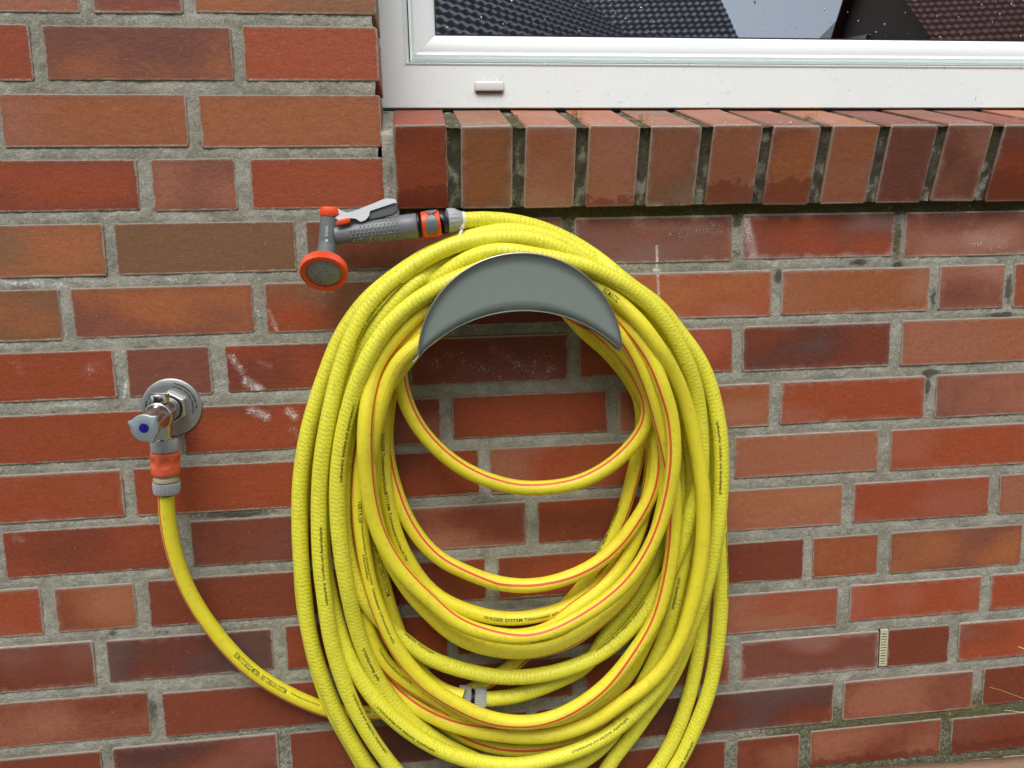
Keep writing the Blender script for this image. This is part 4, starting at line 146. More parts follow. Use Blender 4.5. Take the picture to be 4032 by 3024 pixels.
PT={"rose": [124.0, -72.0, -415.4], "head_top": [133.7, -50.0, -339.8], "head_bot": [129.7, -50.0, -376.2], "cap_top": [134.6, -50.0, -328.3], "hs": [150.8, -52.0, -363.9], "he": [251.0, -58.0, -354.4], "ce": [282.2, -58.0, -351.5], "ns": [291.1, -56.0, -348.2], "ne": [308.8, -54.0, -347.2], "tie": [312.9, -54.0, -342.9], "tie2": [310.1, -66.0, -354.7], "tie3": [305.5, -70.0, -364.5], "straw1a": [1191.3, -60.0, -1042.0], "straw1b": [1208.0, -60.0, -1047.9], "straw2a": [1154.4, -50.0, -1114.9], "straw2b": [1224.1, -50.0, -1140.0], "straw3a": [1184.1, -50.0, -1159.2], "straw3b": [1226.1, -50.0, -1164.3], "drop1": [377.6, -85.0, -961.0], "coupL": [282.7, -26.0, -1065.3], "coupR": [324.6, -26.0, -1071.5]}
LEVER_CHEEK=[[141.9,-342.8],[148.5,-338.7],[146.1,-330.9],[151.9,-334.0],[158.4,-336.2],[165.7,-334.8],[187.8,-326.8],[210.0,-318.3],[220.8,-319.2],[223.8,-320.9],[222.8,-324.0],[188.6,-334.5],[186.8,-341.1],[182.0,-346.2],[175.2,-348.5],[169.4,-344.5],[162.8,-343.5],[158.0,-343.9],[148.2,-346.6]]
LEVER_BODY=[[187.1,-335.4],[222.7,-323.7],[224.3,-326.3],[224.0,-334.8],[218.6,-339.3],[201.3,-342.9],[186.0,-345.8]]
LOCK=[[143.2,-350.5],[146.1,-346.0],[158.2,-342.8],[162.3,-345.6],[161.8,-348.9],[153.0,-351.5],[144.0,-352.6]]
# ------------------------------------------------------------------ helpers
def lin(h):
    if isinstance(h, str): c = [int(h[i:i+2],16)/255 for i in (0,2,4)]
    else: c = [v/255 for v in h]
    return tuple((v/12.92 if v <= .04045 else ((v+.055)/1.055)**2.4) for v in c)
def mesh_obj(name, verts, faces, mat, parent=None, uvs=None, attrs=None, smooth=False):
    me = bpy.data.meshes.new(name)
    v = np.asarray(verts, dtype=np.float64)*MM
    me.from_pydata(v.tolist(), [], faces if isinstance(faces, list) else faces.tolist())
    if uvs:
        li = np.empty(len(me.loops), dtype=np.int32); me.loops.foreach_get('vertex_index', li)
        for un, uv in uvs.items():
            l = me.uv_layers.new(name=un); l.data.foreach_set('uv', np.asarray(uv, dtype=np.float32)[li].ravel())
    if attrs:
        for an, (ty, val) in attrs.items():
            a = me.attributes.new(an, ty, 'POINT')
            if ty == 'FLOAT': a.data.foreach_set('value', np.asarray(val, dtype=np.float32).ravel())
            else: a.data.foreach_set('vector', np.asarray(val, dtype=np.float32).ravel())
    if smooth: me.polygons.foreach_set('use_smooth', [True]*len(me.polygons))
    me.materials.append(mat); me.update()
    o = bpy.data.objects.new(name, me); COL.objects.link(o)
    if parent: o.parent = parent
    return o
def empty(name, label, cat, group=None):
    o = bpy.data.objects.new(name, None); COL.objects.link(o); o.empty_display_size = .02
    o['label'] = label; o['category'] = cat
    if group: o['group'] = group
    return o
def tag(o, label, cat, group=None):
    o['label'] = label; o['category'] = cat
    if group: o['group'] = group
class MB:
    def __init__(s): s.v = []; s.f = []
    def add(s, v, f):
        n = len(s.v); s.v += [tuple(p) for p in v]; s.f += [tuple(i+n for i in q) for q in f]
    def box(s, a, b):
        (x0,y0,z0),(x1,y1,z1) = a, b
        s.add([(x0,y0,z0),(x1,y0,z0),(x1,y1,z0),(x0,y1,z0),(x0,y0,z1),(x1,y0,z1),(x1,y1,z1),(x0,y1,z1)],
              [(0,3,2,1),(4,5,6,7),(0,1,5,4),(1,2,6,5),(2,3,7,6),(3,0,4,7)])
    def build(s, name, mat, parent=None, smooth=False, bevel=0, seg=2):
        o = mesh_obj(name, s.v, s.f, mat, parent)
        if bevel:
            bm = bmesh.new(); bm.from_mesh(o.data)
            bmesh.ops.recalc_face_normals(bm, faces=bm.faces)
            es = [e for e in bm.edges if len(e.link_faces) == 2 and e.calc_face_angle(0) > .5]
            bmesh.ops.bevel(bm, geom=es, offset=bevel*MM, segments=seg, affect='EDGES', profile=.5)
            bm.to_mesh(o.data); bm.free()
        if smooth:
            o.data.polygons.foreach_set('use_smooth', [True]*len(o.data.polygons)); o.data.set_sharp_from_angle(angle=math.radians(38))
        return o
def frame_of(ax):
    ax = Vector(ax).normalized(); ref = Vector((0,-1,0)) if abs(ax.y) < .9 else Vector((0,0,1))
    a = (ref - ax*ref.dot(ax)).normalized(); b = ax.cross(a); return ax, a, b
def lathe(mb, p0, p1, prof, n=32, fn=None, caps=True):
    """profile [(t along p0->p1 in mm, radius)], fn(angle, t) -> factor"""
    p0 = Vector(p0); ax, a, b = frame_of(Vector(p1)-p0); vs = []; fs = []
    for t, r in prof:
        for k in range(n):
            th = 2*math.pi*k/n; q = r*(fn(th, t) if fn else 1)
            vs.append(p0 + ax*t + a*(q*math.cos(th)) + b*(q*math.sin(th)))
    m = len(prof)
    for i in range(m-1):
        for k in range(n):
            k2 = (k+1) % n; fs.append((i*n+k, i*n+k2, (i+1)*n+k2, (i+1)*n+k))
    if caps: fs.append(tuple(range(n-1,-1,-1))); fs.append(tuple((m-1)*n+k for k in range(n)))
    mb.add(vs, fs)
def extrude(mb, poly, y0, y1):
    n = len(poly); vs = [(x,y0,z) for x,z in poly]+[(x,y1,z) for x,z in poly]
    mb.add(vs, [tuple(range(n)), tuple(range(2*n-1,n-1,-1))]+[((i+1)%n, i, i+n, (i+1)%n+n) for i in range(n)])
# ------------------------------------------------------------------ materials
class NT:
    def __init__(s, name):
        s.m = bpy.data.materials.new(name); s.m.use_nodes = True; s.t = s.m.node_tree; s.t.nodes.clear()
        s.out = s.t.nodes.new('ShaderNodeOutputMaterial')
    def n(s, ty, **kw):
        nd = s.t.nodes.new(ty)
        for k, v in kw.items():
            if k.startswith('i_'):
                key = k[2:]; key = int(key) if key.isdigit() else key.replace('_',' '); s.set(nd.inputs[key], v)
            else: setattr(nd, k, v)
        return nd
    def set(s, sock, v):
        if isinstance(v, bpy.types.NodeSocket): s.t.links.new(v, sock)
        elif isinstance(v, (tuple, list)) and sock.type == 'RGBA' and len(v) == 3: sock.default_value = (*v, 1)
        else: sock.default_value = v
    def math(s, op, a, b=0.0, c=None, clamp=False):
        nd = s.n('ShaderNodeMath', operation=op, use_clamp=clamp); s.set(nd.inputs[0], a); s.set(nd.inputs[1], b)
        if c is not None: s.set(nd.inputs[2], c)
        return nd.outputs[0]
    def step(s, v, lo, hi, a=0.0, b=1.0):
        nd = s.n('ShaderNodeMapRange', interpolation_type='SMOOTHSTEP'); s.set(nd.inputs[0], v); s.set(nd.inputs[1], lo); s.set(nd.inputs[2], hi); s.set(nd.inputs[3], a); s.set(nd.inputs[4], b); return nd.outputs[0]
    def mix(s, f, a, b, bt='MIX'):
        nd = s.n('ShaderNodeMix', data_type='RGBA', blend_type=bt); s.set(nd.inputs['Factor'], f)
        s.set(nd.inputs[6], a); s.set(nd.inputs[7], b); return nd.outputs[2]
    def noise(s, vec, scale, detail=2.0, rough=.5, w=None):
        nd = s.n('ShaderNodeTexNoise'); nd.inputs['Scale'].default_value = scale; nd.inputs['Detail'].default_value = detail; nd.inputs['Roughness'].default_value = rough
        if vec is not None: s.set(nd.inputs['Vector'], vec)
        return nd.outputs['Fac']
    def attr(s, name, out='Fac'): return s.n('ShaderNodeAttribute', attribute_name=name).outputs[out]
    def pos(s):
        g = s.n('ShaderNodeNewGeometry'); v = s.n('ShaderNodeVectorMath', operation='SCALE'); s.set(v.inputs[0], g.outputs['Position']); v.inputs['Scale'].default_value = 1000; return v.outputs[0]
    def vec(s, op, a, b): 
        v = s.n('ShaderNodeVectorMath', operation=op); s.set(v.inputs[0], a); s.set(v.inputs[1], b); return v
    def bsdf(s, color, rough=.5, bump=None, dist=1e-3, strength=1.0, **kw):
        b = s.n('ShaderNodeBsdfPrincipled'); s.set(b.inputs['Base Color'], color); s.set(b.inputs['Roughness'], rough)
        for k, v in kw.items(): s.set(b.inputs[k.replace('_',' ')], v)
        if bump is not None:
            bn = s.n('ShaderNodeBump'); bn.inputs['Distance'].default_value = dist; bn.inputs['Strength'].default_value = strength; s.set(bn.inputs['Height'], bump); s.set(b.inputs['Normal'], bn.outputs[0])
        s.t.links.new(b.outputs[0], s.out.inputs['Surface']); return b
def add3(t, v, rnd):
    c = t.n('ShaderNodeCombineXYZ'); t.set(c.inputs[0], rnd); t.set(c.inputs[1], rnd); t.set(c.inputs[2], rnd); return t.vec('ADD', v, c.outputs[0]).outputs[0]
def stain_mask(t, p, nz):
    """white lime blotches: capsules at measured places, broken up by noise"""
    tot = None
    for x0,y0,z0,x1,y1,z1,r,g in STAINS:
        a = Vector((x0,0,z0)); d = Vector((x1-x0,0,z1-z0)); L2 = max(d.length_squared, 1e-3)
        pa = t.vec('SUBTRACT', p, (a.x,a.y,a.z)).outputs[0]
        h = t.math('DIVIDE', t.vec('DOT_PRODUCT', pa, tuple(d)).outputs['Value'], L2, clamp=True)
        sc = t.n('ShaderNodeVectorMath', operation='SCALE'); sc.inputs[0].default_value = tuple(d); t.set(sc.inputs['Scale'], h)
        dist = t.vec('LENGTH', t.vec('SUBTRACT', pa, sc.outputs[0]).outputs[0], (0,0,0)).outputs['Value']
        m = t.math('MULTIPLY', t.step(dist, 0.0, r*1.5, 1.0, 0.0), g)
        tot = m if tot is None else t.math('MAXIMUM', tot, m)
    return t.math('MAXIMUM', t.math('MULTIPLY', t.step(t.math('ADD', t.math('MULTIPLY', tot, .75), nz), .34, .74), t.step(tot, .0, .12)), t.math('MULTIPLY', t.step(tot, .1, 1.0), .36))
def brick_material():
    t = NT('fired brick'); p = t.pos(); rnd = t.n('ShaderNodeObjectInfo').outputs['Random']
    q = add3(t, p, t.math('MULTIPLY', rnd, 900.0))
    a, b = t.attr('tone_a','Vector'), t.attr('tone_b','Vector'); salt, wet = t.attr('salt'), t.attr('wet')
    e0 = t.n('ShaderNodeSeparateXYZ'); t.set(e0.inputs[0], t.n('ShaderNodeUVMap', uv_map='edge0').outputs[0])
    e1 = t.n('ShaderNodeSeparateXYZ'); t.set(e1.inputs[0], t.n('ShaderNodeUVMap', uv_map='edge1').outputs[0])
    eh = t.math('MINIMUM', e0.outputs[0], e1.outputs[0]); ev = t.math('MINIMUM', e0.outputs[1], e1.outputs[1]); e = t.math('MINIMUM', eh, ev)
    nb = t.noise(t.vec('MULTIPLY', q, (.7,1.,1.25)).outputs[0], .0085, 1.5, .45); nm = t.noise(q, .06, 3, .6); nf = t.noise(q, .45, 3, .65); ng = t.noise(q, 1.6, 2, .5)
    fac = t.step(t.math('ADD', nb, t.math('MULTIPLY', t.math('SUBTRACT', nm, .5), .16)), .36, .68)
    c = t.mix(fac, a, b)
    rim = t.step(t.math('ADD', e, t.math('MULTIPLY', t.math('SUBTRACT', nm, .5), 14.0)), 0.0, 15.0, .42, 0.0)
    c = t.mix(rim, c, t.mix(.5, b, lin((112,66,58))))
    g = t.n('ShaderNodeCombineColor'); ns = t.noise(t.vec('MULTIPLY', q, (.8,1.,1.5)).outputs[0], .16, 4, .75); v = t.math('ADD', t.math('ADD', t.math('MULTIPLY', nf, .7), t.math('MULTIPLY', ns, .75)), .28)
    for i in range(3): t.set(g.inputs[i], v)
    c = t.mix(1.0, c, g.outputs[0], 'MULTIPLY')
    g2 = t.n('ShaderNodeCombineColor'); v2 = t.math('ADD', t.math('MULTIPLY', ng, .4), .8)
    for i in range(3): t.set(g2.inputs[i], v2)
    c = t.mix(1.0, c, g2.outputs[0], 'MULTIPLY')
    # pale specks and dark iron spots
    vo = t.n('ShaderNodeTexVoronoi'); t.set(vo.inputs['Vector'], q); vo.inputs['Scale'].default_value = .11
    spk = t.math('MULTIPLY', t.step(vo.outputs['Distance'], .05, .11, 1.0, 0.0), t.step(nm, .48, .6))
    c = t.mix(t.math('MULTIPLY', spk, .55), c, lin((205,160,130)))
    vo2 = t.n('ShaderNodeTexVoronoi'); t.set(vo2.inputs['Vector'], q); vo2.inputs['Scale'].default_value = .06
    c = t.mix(t.math('MULTIPLY', t.step(vo2.outputs['Distance'], .03, .06, 1.0, 0.0), .7), c, lin((60,32,26)))
    vp = t.n('ShaderNodeTexVoronoi'); t.set(vp.inputs['Vector'], q); vp.inputs['Scale'].default_value = .3
    pit = t.math('MULTIPLY', t.step(vp.outputs['Distance'], .1, .24, 1.0, 0.0), t.step(ns, .5, .6)); c = t.mix(t.math('MULTIPLY', pit, .55), c, lin((66,36,26)))
    # lime bloom along the arrises, strongest on top
    s3 = t.math('DIVIDE', salt, 3.0)
    top = t.step(t.math('ADD', e1.outputs[1], t.math('MULTIPLY', t.math('SUBTRACT', nf, .5), 5.0)), .6, 4.2, 1.0, 0.0)
    rest = t.step(t.math('ADD', e, t.math('MULTIPLY', t.math('SUBTRACT', nf, .45), 5.0)), .3, 2.8, .8, 0.0)
    wide = t.math('MULTIPLY', t.step(t.math('ADD', e, t.math('MULTIPLY', t.math('SUBTRACT', nm, .5), 26.0)), 0.0, 10.0, .2, 0.0), s3)
    sm = t.math('MAXIMUM', t.math('MULTIPLY', top, t.math('ADD', s3, .26)), t.math('MULTIPLY', rest, t.math('ADD', t.math('MULTIPLY', s3, .7), .12)))
    sm = t.math('MAXIMUM', sm, wide)
    haze = t.math('MULTIPLY', t.step(nb, .5, .7), t.math('MULTIPLY', s3, .16)); sm = t.math('MAXIMUM', sm, haze, clamp=True)
    c = t.mix(sm, c, lin((205,190,182)))
    st = stain_mask(t, p, t.math('MULTIPLY', t.math('SUBTRACT', t.math('ADD', nf, t.math('MULTIPLY', nm, .6)), .82), 2.0))
    c = t.mix(t.math('MULTIPLY', st, .7), c, lin((218,214,212)))
    smear = t.step(t.math('ADD', t.math('ADD', e, t.math('MULTIPLY', t.math('SUBTRACT', nf, .5), 7.0)), t.math('MULTIPLY', t.math('SUBTRACT', nm, .5), 7.0)), 1.3, 2.4, 1.0, 0.0)
    c = t.mix(t.math('MULTIPLY', smear, .75), c, lin((148,144,128)))
    # rain-soaked foot of a brick
    wm = t.step(t.math('SUBTRACT', t.math('ADD', wet, t.math('MULTIPLY', t.math('SUBTRACT', nm, .5), 46.0)), e0.outputs[1]), -2.0, 3.0)
    wm = t.math('MULTIPLY', wm, t.step(wet, 1.0, 4.0))
    c = t.mix(t.math('MULTIPLY', wm, .55), c, lin((104,46,30)))
    rough = t.math('SUBTRACT', t.math('ADD', t.math('MULTIPLY', nm, .3), t.math('ADD', t.math('MULTIPLY', nb, .25), .22)), t.math('MULTIPLY', wm, .18))
    edge_r = t.math('MULTIPLY', t.step(e, 0.0, 3.5, 1.0, 0.0), t.math('MULTIPLY', nf, 1.6))
    h = t.math('ADD', t.math('ADD', t.math('MULTIPLY', nm, 1.6), t.math('MULTIPLY', nf, .5)), t.math('ADD', t.math('MULTIPLY', ng, .12), edge_r))
    h = t.math('ADD', t.math('SUBTRACT', t.math('ADD', h, t.math('MULTIPLY', ns, .9)), t.math('MULTIPLY', pit, .9)), t.math('MULTIPLY', st, .4))
    t.bsdf(c, rough, h, 6e-4, .85, Specular_IOR_Level=.3)
    return t.m
def mortar_material():
    t = NT('cement mortar'); p = t.pos(); moss, drt = t.attr('moss'), t.attr('dirt')
    nb = t.noise(p, .02, 3, .6); nm = t.noise(p, .16, 4, .7); nf = t.noise(p, .42, 4, .8)
    c = t.mix(t.step(nb, .3, .7), lin((142,142,128)), lin((178,177,164)))
    c = t.mix(t.step(nf, .35, .65), t.mix(.42, c, lin((84,82,68))), c)
    c = t.mix(t.math('MULTIPLY', t.step(nm, .56, .68), .5), c, lin((186,186,178)))
    c = t.mix(t.math('MULTIPLY', t.step(t.math('ADD', drt, t.math('SUBTRACT', nm, .5)), .35, .75), .8), c, lin((62,56,42)))
    mm = t.step(t.math('ADD', moss, t.math('MULTIPLY', t.math('SUBTRACT', nm, .5), 1.6)), .35, .8)
    mc = t.mix(t.step(nf, .4, .62), lin((66,66,34)), lin((112,112,58)))
    mc = t.mix(t.math('MULTIPLY', t.step(t.noise(p,.05,2), .62, .7), .8), mc, lin((172,160,30)))
    c = t.mix(t.math('MULTIPLY', mm, .8), c, mc)
    st = stain_mask(t, p, t.math('MULTIPLY', t.math('SUBTRACT', t.math('ADD', nf, t.math('MULTIPLY', nm, .6)), .82), 2.0))
    c = t.mix(t.math('MULTIPLY', st, .8), c, lin((232,232,232)))
    h = t.math('ADD', t.math('MULTIPLY', nm, 1.4), t.math('ADD', t.math('MULTIPLY', nf, .8), t.math('MULTIPLY', mm, t.math('MULTIPLY', nf, 1.5))))
    t.bsdf(c, .88, h, 1.5e-3, 1.0, Specular_IOR_Level=.25); return t.m
def hose_material(ribbed):
    t = NT('ribbed yellow hose' if ribbed else 'striped yellow hose'); p = t.pos()
    uv = t.n('ShaderNodeSeparateXYZ'); t.set(uv.inputs[0], t.n('ShaderNodeUVMap', uv_map='UVMap').outputs[0]); u, v = uv.outputs[0], uv.outputs[1]
    cv = t.n('ShaderNodeCombineXYZ'); t.set(cv.inputs[0], u); t.set(cv.inputs[1], v); uvv = cv.outputs[0]
    nb = t.noise(p, .02, 3, .6); nm = t.noise(p, .12, 3, .6); nf = t.noise(uvv, .9, 2, .6)
    if ribbed:
        # braid showing through the skin: staggered cross creases
        col = t.math('FLOOR', t.math('DIVIDE', v, 5.2)); sh = t.math('MULTIPLY', t.math('MODULO', col, 2.0), 1.4)
        ph = t.math('ADD', t.math('ADD', u, t.math('MULTIPLY', t.math('SINE', t.math('MULTIPLY', v, 1.21)), .75)), t.math('ADD', t.math('MULTIPLY', nm, 3.5), sh))
        w = t.math('ABSOLUTE', t.math('SINE', t.math('MULTIPLY', ph, math.pi/6.2)))
        crease = t.step(w, .0, .34, 1.0, 0.0)
        h = t.math('SUBTRACT', t.math('POWER', w, .5), t.math('MULTIPLY', crease, .35)); base = t.mix(nb, lin((222,222,64)), lin((230,224,60)))
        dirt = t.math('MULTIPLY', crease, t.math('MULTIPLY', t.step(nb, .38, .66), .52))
        dist, stg = 3.6e-4, .85
    else:
        ph = t.math('ADD', u, t.math('MULTIPLY', t.math('SINE', t.math('MULTIPLY', v, 1.6)), .9))
        w = t.math('ABSOLUTE', t.math('SINE', t.math('MULTIPLY', ph, math.pi/3.1)))
        w2 = t.math('ABSOLUTE', t.math('SINE', t.math('MULTIPLY', v, math.pi/2.6)))
        h = t.math('ADD', t.math('MULTIPLY', w, .6), t.math('MULTIPLY', w2, .4)); base = t.mix(nb, lin((230,221,52)), lin((222,208,48)))
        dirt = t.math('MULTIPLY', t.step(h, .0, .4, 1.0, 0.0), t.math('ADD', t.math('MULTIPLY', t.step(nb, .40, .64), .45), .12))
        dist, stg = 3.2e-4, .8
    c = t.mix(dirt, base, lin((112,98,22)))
    c = t.mix(t.math('MULTIPLY', t.math('MULTIPLY', t.step(nf, .58, .7), t.step(nm, .5, .62)), .5), c, lin((104,92,26)))
    c = t.mix(t.math('MULTIPLY', t.step(nm, .54, .68), .32), c, lin((186,172,70)))
    if not ribbed:
        s = t.math('ABSOLUTE', t.math('SUBTRACT', v, 33.93)); e = t.math('MULTIPLY', t.math('SUBTRACT', nf, .5), .35)
        st = t.step(t.math('ADD', s, e), 1.75, 2.0, 1.0, 0.0)
        c = t.mix(t.step(s, 2.4, 2.8, .45, 0.0), c, lin((236,214,150)))
        c = t.mix(st, c, t.mix(nm, lin((222,98,26)), lin((208,86,30))))
    h = t.math('ADD', h, t.math('MULTIPLY', nf, .25))
    t.bsdf(c, t.math('ADD', .34, t.math('MULTIPLY', nm, .2)), h, dist, stg, Specular_IOR_Level=.5, Subsurface_Weight=.0)
    return t.m
def plain(name, col, rough=.5, bumpscale=None, dist=2e-4, dirt=None, vary=.12, **kw):
    t = NT(name); p = t.pos(); nm = t.noise(p, .08, 3, .6); nf = t.noise(p, .7, 3, .6)
    c = t.mix(nm, tuple(x*(1-vary) for x in lin(col)), tuple(min(1,x*(1+vary)) for x in lin(col)))
    if dirt: c = t.mix(t.math('MULTIPLY', t.step(nf, .52, .7), dirt[1]), c, lin(dirt[0]))
    t.bsdf(c, t.math('ADD', rough-.06, t.math('MULTIPLY', nm, .12)), t.noise(p, bumpscale, 3, .6) if bumpscale else None, dist, .6, **kw); return t.m
M = {}
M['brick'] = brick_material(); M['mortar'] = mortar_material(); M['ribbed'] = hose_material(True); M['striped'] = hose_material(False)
M['ink'] = plain('black print', (40,38,14), .6)
M['white'] = plain('white window plastic', (236,245,244), .45, .3, 5e-5, ((150,145,130),.07), .02)
M['whitecap'] = plain('white cap plastic', (222,222,220), .35, .3, 5e-5, ((120,105,80),.25), .03)
M['dark'] = plain('black gasket', (16,17,20), .5)
M['holder'] = plain('grey painted sheet metal', (120,132,128), .45, .5, 6e-5, ((150,156,150),.22), .05)
M['steel'] = plain('bare steel edge', (190,190,186), .3, Metallic=1.0)
M['zinc'] = plain('zinc plated metal', (196,202,200), .42, .4, 1.2e-4, ((140,142,132),.3), .08, Metallic=1.0)
M['chrome'] = plain('wet chrome', (190,192,192), .17, .2, 1e-4, ((110,100,70),.2), .05, Metallic=1.0)
M['handwheel'] = plain('matt silver handwheel', (160,174,178), .35, .6, 8e-5, None, .08, Metallic=.6)
M['blue'] = plain('blue plastic dot', (20,22,120), .3)
M['greyplastic'] = plain('light grey plastic', (162,167,170), .42, .5, 5e-5, ((105,104,98),.3), .06)
M['agedgrey'] = plain('weathered grey plastic', (170,172,168), .6, .6, 2e-4, ((88,86,74),.5), .12)
M['cream'] = plain('yellowed plastic', (168,162,134), .45, None, 0, ((120,112,84),.3))
M['darkgrey'] = plain('dark grey rubber', (108,113,116), .42, .7, 8e-5, None, .07)
M['black'] = plain('black rubber', (22,24,27), .35)
M['orange'] = plain('orange plastic', (224,74,26), .4, .5, 6e-5, None, .08)
M['orangefaded'] = plain('faded orange plastic', (226,98,62), .5, .4, 8e-5, ((170,70,45),.2), .1)
M['lever'] = plain('light grey lever plastic', (220,225,230), .38, .4, 4e-5, None, .04)
M['tie'] = plain('milky nylon', (228,228,218), .35, None, 0, None, .04, Alpha=.92)
M['printwhite'] = plain('white print', (200,204,206), .5)
M['weep'] = plain('cream plastic grille', (196,194,164), .5, None, 0, ((140,130,90),.3))
M['straw'] = plain('dry straw', (190,176,110), .6)
M['moss'] = plain('moss', (98,92,38), .9, None, 0, None, .5)
M['mossdry'] = plain('dry moss stalk', (136,92,44), .9, None, 0, None, .3)
def wood_material():
    t = NT('weathered wood'); p = t.pos(); s = t.vec('MULTIPLY', p, (.012,.3,.3)).outputs[0]
    n1 = t.noise(s, 1.0, 5, .7); n2 = t.noise(p, .05, 3, .6)
    c = t.mix(n1, lin((84,66,50)), lin((176,146,116))); c = t.mix(t.step(n2, .55, .7, 0, .4), c, lin((70,62,52)))
    t.bsdf(c, .8, n1, 1.5e-3, .8); return t.m
M['wood'] = wood_material()
def glass_drop():
    t = NT('rain water'); b = t.bsdf((1,1,1), .03); b.inputs['Transmission Weight'].default_value = 1; b.inputs['IOR'].default_value = 1.33; return t.m
M['water'] = glass_drop()
def pane_material():
    t = NT('window glass'); g = t.n('ShaderNodeBsdfGlossy'); g.inputs['Roughness'].default_value = .012; g.inputs['Color'].default_value = (.86,.93,1,1)
    p = t.pos(); bn = t.n('ShaderNodeBump'); bn.inputs['Distance'].default_value = 1e-3; bn.inputs['Strength'].default_value = .012; t.set(bn.inputs['Height'], t.noise(p, .01, 1)); t.set(g.inputs['Normal'], bn.outputs[0])
    tr = t.n('ShaderNodeBsdfTransparent'); tr.inputs['Color'].default_value = (.5,.56,.56,1)
    f = t.n('ShaderNodeFresnel'); f.inputs['IOR'].default_value = 4.6
    mx = t.n('ShaderNodeMixShader'); t.set(mx.inputs[0], f.outputs[0]); t.set(mx.inputs[1], tr.outputs[0]); t.set(mx.inputs[2], g.outputs[0]); t.t.links.new(mx.outputs[0], t.out.inputs['Surface']); return t.m
M['pane'] = pane_material()
M['room'] = plain('dim room paint', (58,62,70), .9)
def rough_mat(name, a, b, sc=.002, rough=.85):
    t = NT(name); p = t.pos(); n = t.noise(p, sc, 5, .65); n2 = t.noise(p, sc*14, 3, .6)
    t.bsdf(t.mix(t.math('MULTIPLY', t.math('ADD', n, n2), .5), lin(a), lin(b)), rough, n2, 4e-3, .5); return t.m
M['ground'] = rough_mat('paving and soil', (88,84,74), (128,122,108))
M['slate'] = rough_mat('dark roof tile', (40,46,58), (66,72,84), .004, .6)
M['slatedark'] = rough_mat('blackish roof tile', (34,40,52), (48,56,70), .004, .6)
M['brownroof'] = rough_mat('brown roof tile', (92,48,40), (130,74,60), .004, .7)
M['render'] = rough_mat('dark brick of the neighbour houses', (58,44,36), (84,62,48), .003)
M['inner'] = rough_mat('inner wall core', (120,116,106), (140,136,124), .01)
# ------------------------------------------------------------------ the brick wall
TONE = {'R':(146,70,41),'O':(150,90,56),'D':(118,59,40),'B':(122,88,62),'P':(114,68,55),'K':(150,95,72),'V':(82,52,47)}
def brick_mesh(name, x0, x1, z0, z1, ta, tb, salt, wet, parent, depth=108, xform=None, jit=1.5, tri=True):
    rs = rng.uniform(-jit, jit, 40); c = 2.6; i = 1.5; y = rng.uniform(-.5,.5); tilt = rng.uniform(-.4,.4,2)
    def ring(ins, yy, k):
        cc = c if yy < 50 else .1
        pts = [(x0+ins+cc,z0+ins),(x1-ins-cc,z0+ins),(x1-ins,z0+ins+cc),(x1-ins,z1-ins-cc),(x1-ins-cc,z1-ins),(x0+ins+cc,z1-ins),(x0+ins,z1-ins-cc),(x0+ins,z0+ins+cc)]
        return [(px+rs[(k+j)%40]*.5, yy, pz+rs[(k+j+17)%40]*.5) for j, (px,pz) in enumerate(pts)]
    A = ring(i, y, 0); B_ = ring(.25, y+.45, 0); C_ = ring(0, y+1.9, 0); Dn = ring(0, depth, 8)
    vs = A+B_+C_+Dn; fs = [tuple(range(8))]
    for r in range(3):
        for j in range(8): fs.append((r*8+j, (r+1)*8+j, (r+1)*8+(j+1)%8, r*8+(j+1)%8))
    v = np.array(vs); n = len(v); fs = [f[::1] for f in fs]
    yy = np.maximum(v[:,1:2]-3,0); e0 = np.stack([v[:,0]-x0, v[:,2]-z0],1)+yy; e1 = np.stack([x1-v[:,0], z1-v[:,2]],1)+yy
    if xform is not None: v = np.array([xform(p) for p in v])
    va, vb = np.array(lin(TONE[ta])), np.array(lin(TONE[tb])); k = rng.uniform(.9, 1.1)
    o = mesh_obj(name, v, fs, M['brick'], parent, {'edge0':e0,'edge1':e1},
        {'tone_a':('FLOAT_VECTOR', np.tile(va*k,(n,1))),'tone_b':('FLOAT_VECTOR', np.tile(vb*k,(n,1))),'salt':('FLOAT',[salt]*n),'wet':('FLOAT',[wet]*n)})
    return o
wall = empty('brick_wall', 'weathered red brick house wall with grey mortar joints around the window', 'wall')
PITCH = 85.585; EDGE = 206.5; SPAN = (-560., 1560.)
rows = {}
for b in BRICKS: rows.setdefault(b[0], []).append(list(b[1:]))
placed = []
for k in range(-3, 17):
    row = sorted(rows.get(k, []), key=lambda r: r[0]); zt, zb = -k*PITCH+.4, -k*PITCH-69
    jr = random.Random(k*31+5); top = k <= 3; limit = EDGE if top else SPAN[1]
    if not row:
        x = SPAN[0]+jr.choice([0,60,125,190])
        while x < limit-30:
            w = jr.choice([240,240,240,113]); x1 = min(x+w, limit) if top else x+w
            if limit-x1 < 60 and top: x1 = limit
            row.append([x, x1, zb, zt, jr.choice('RDDOK'), jr.choice('RDPB'), jr.choice([0,1]), 0]); x = x1+16
    else:
        while row[0][0] > SPAN[0]: 
            x1 = row[0][0]-16; w = jr.choice([240,240,113]); row.insert(0, [x1-w, x1, zb, zt, jr.choice('RDDO'), jr.choice('RDP'), 0, 0])
        while row[-1][1] < limit-60:
            x0 = row[-1][1]+16; w = jr.choice([240,240,113]); row.append([x0, min(x0+w, limit) if top else x0+w, zb, zt, jr.choice('RDKO'), jr.choice('RDP'), 1, 0])
    for r in row: brick_mesh('brick', *r[:4], r[4], r[5], r[6], r[7], wall); placed.append(r[:4])
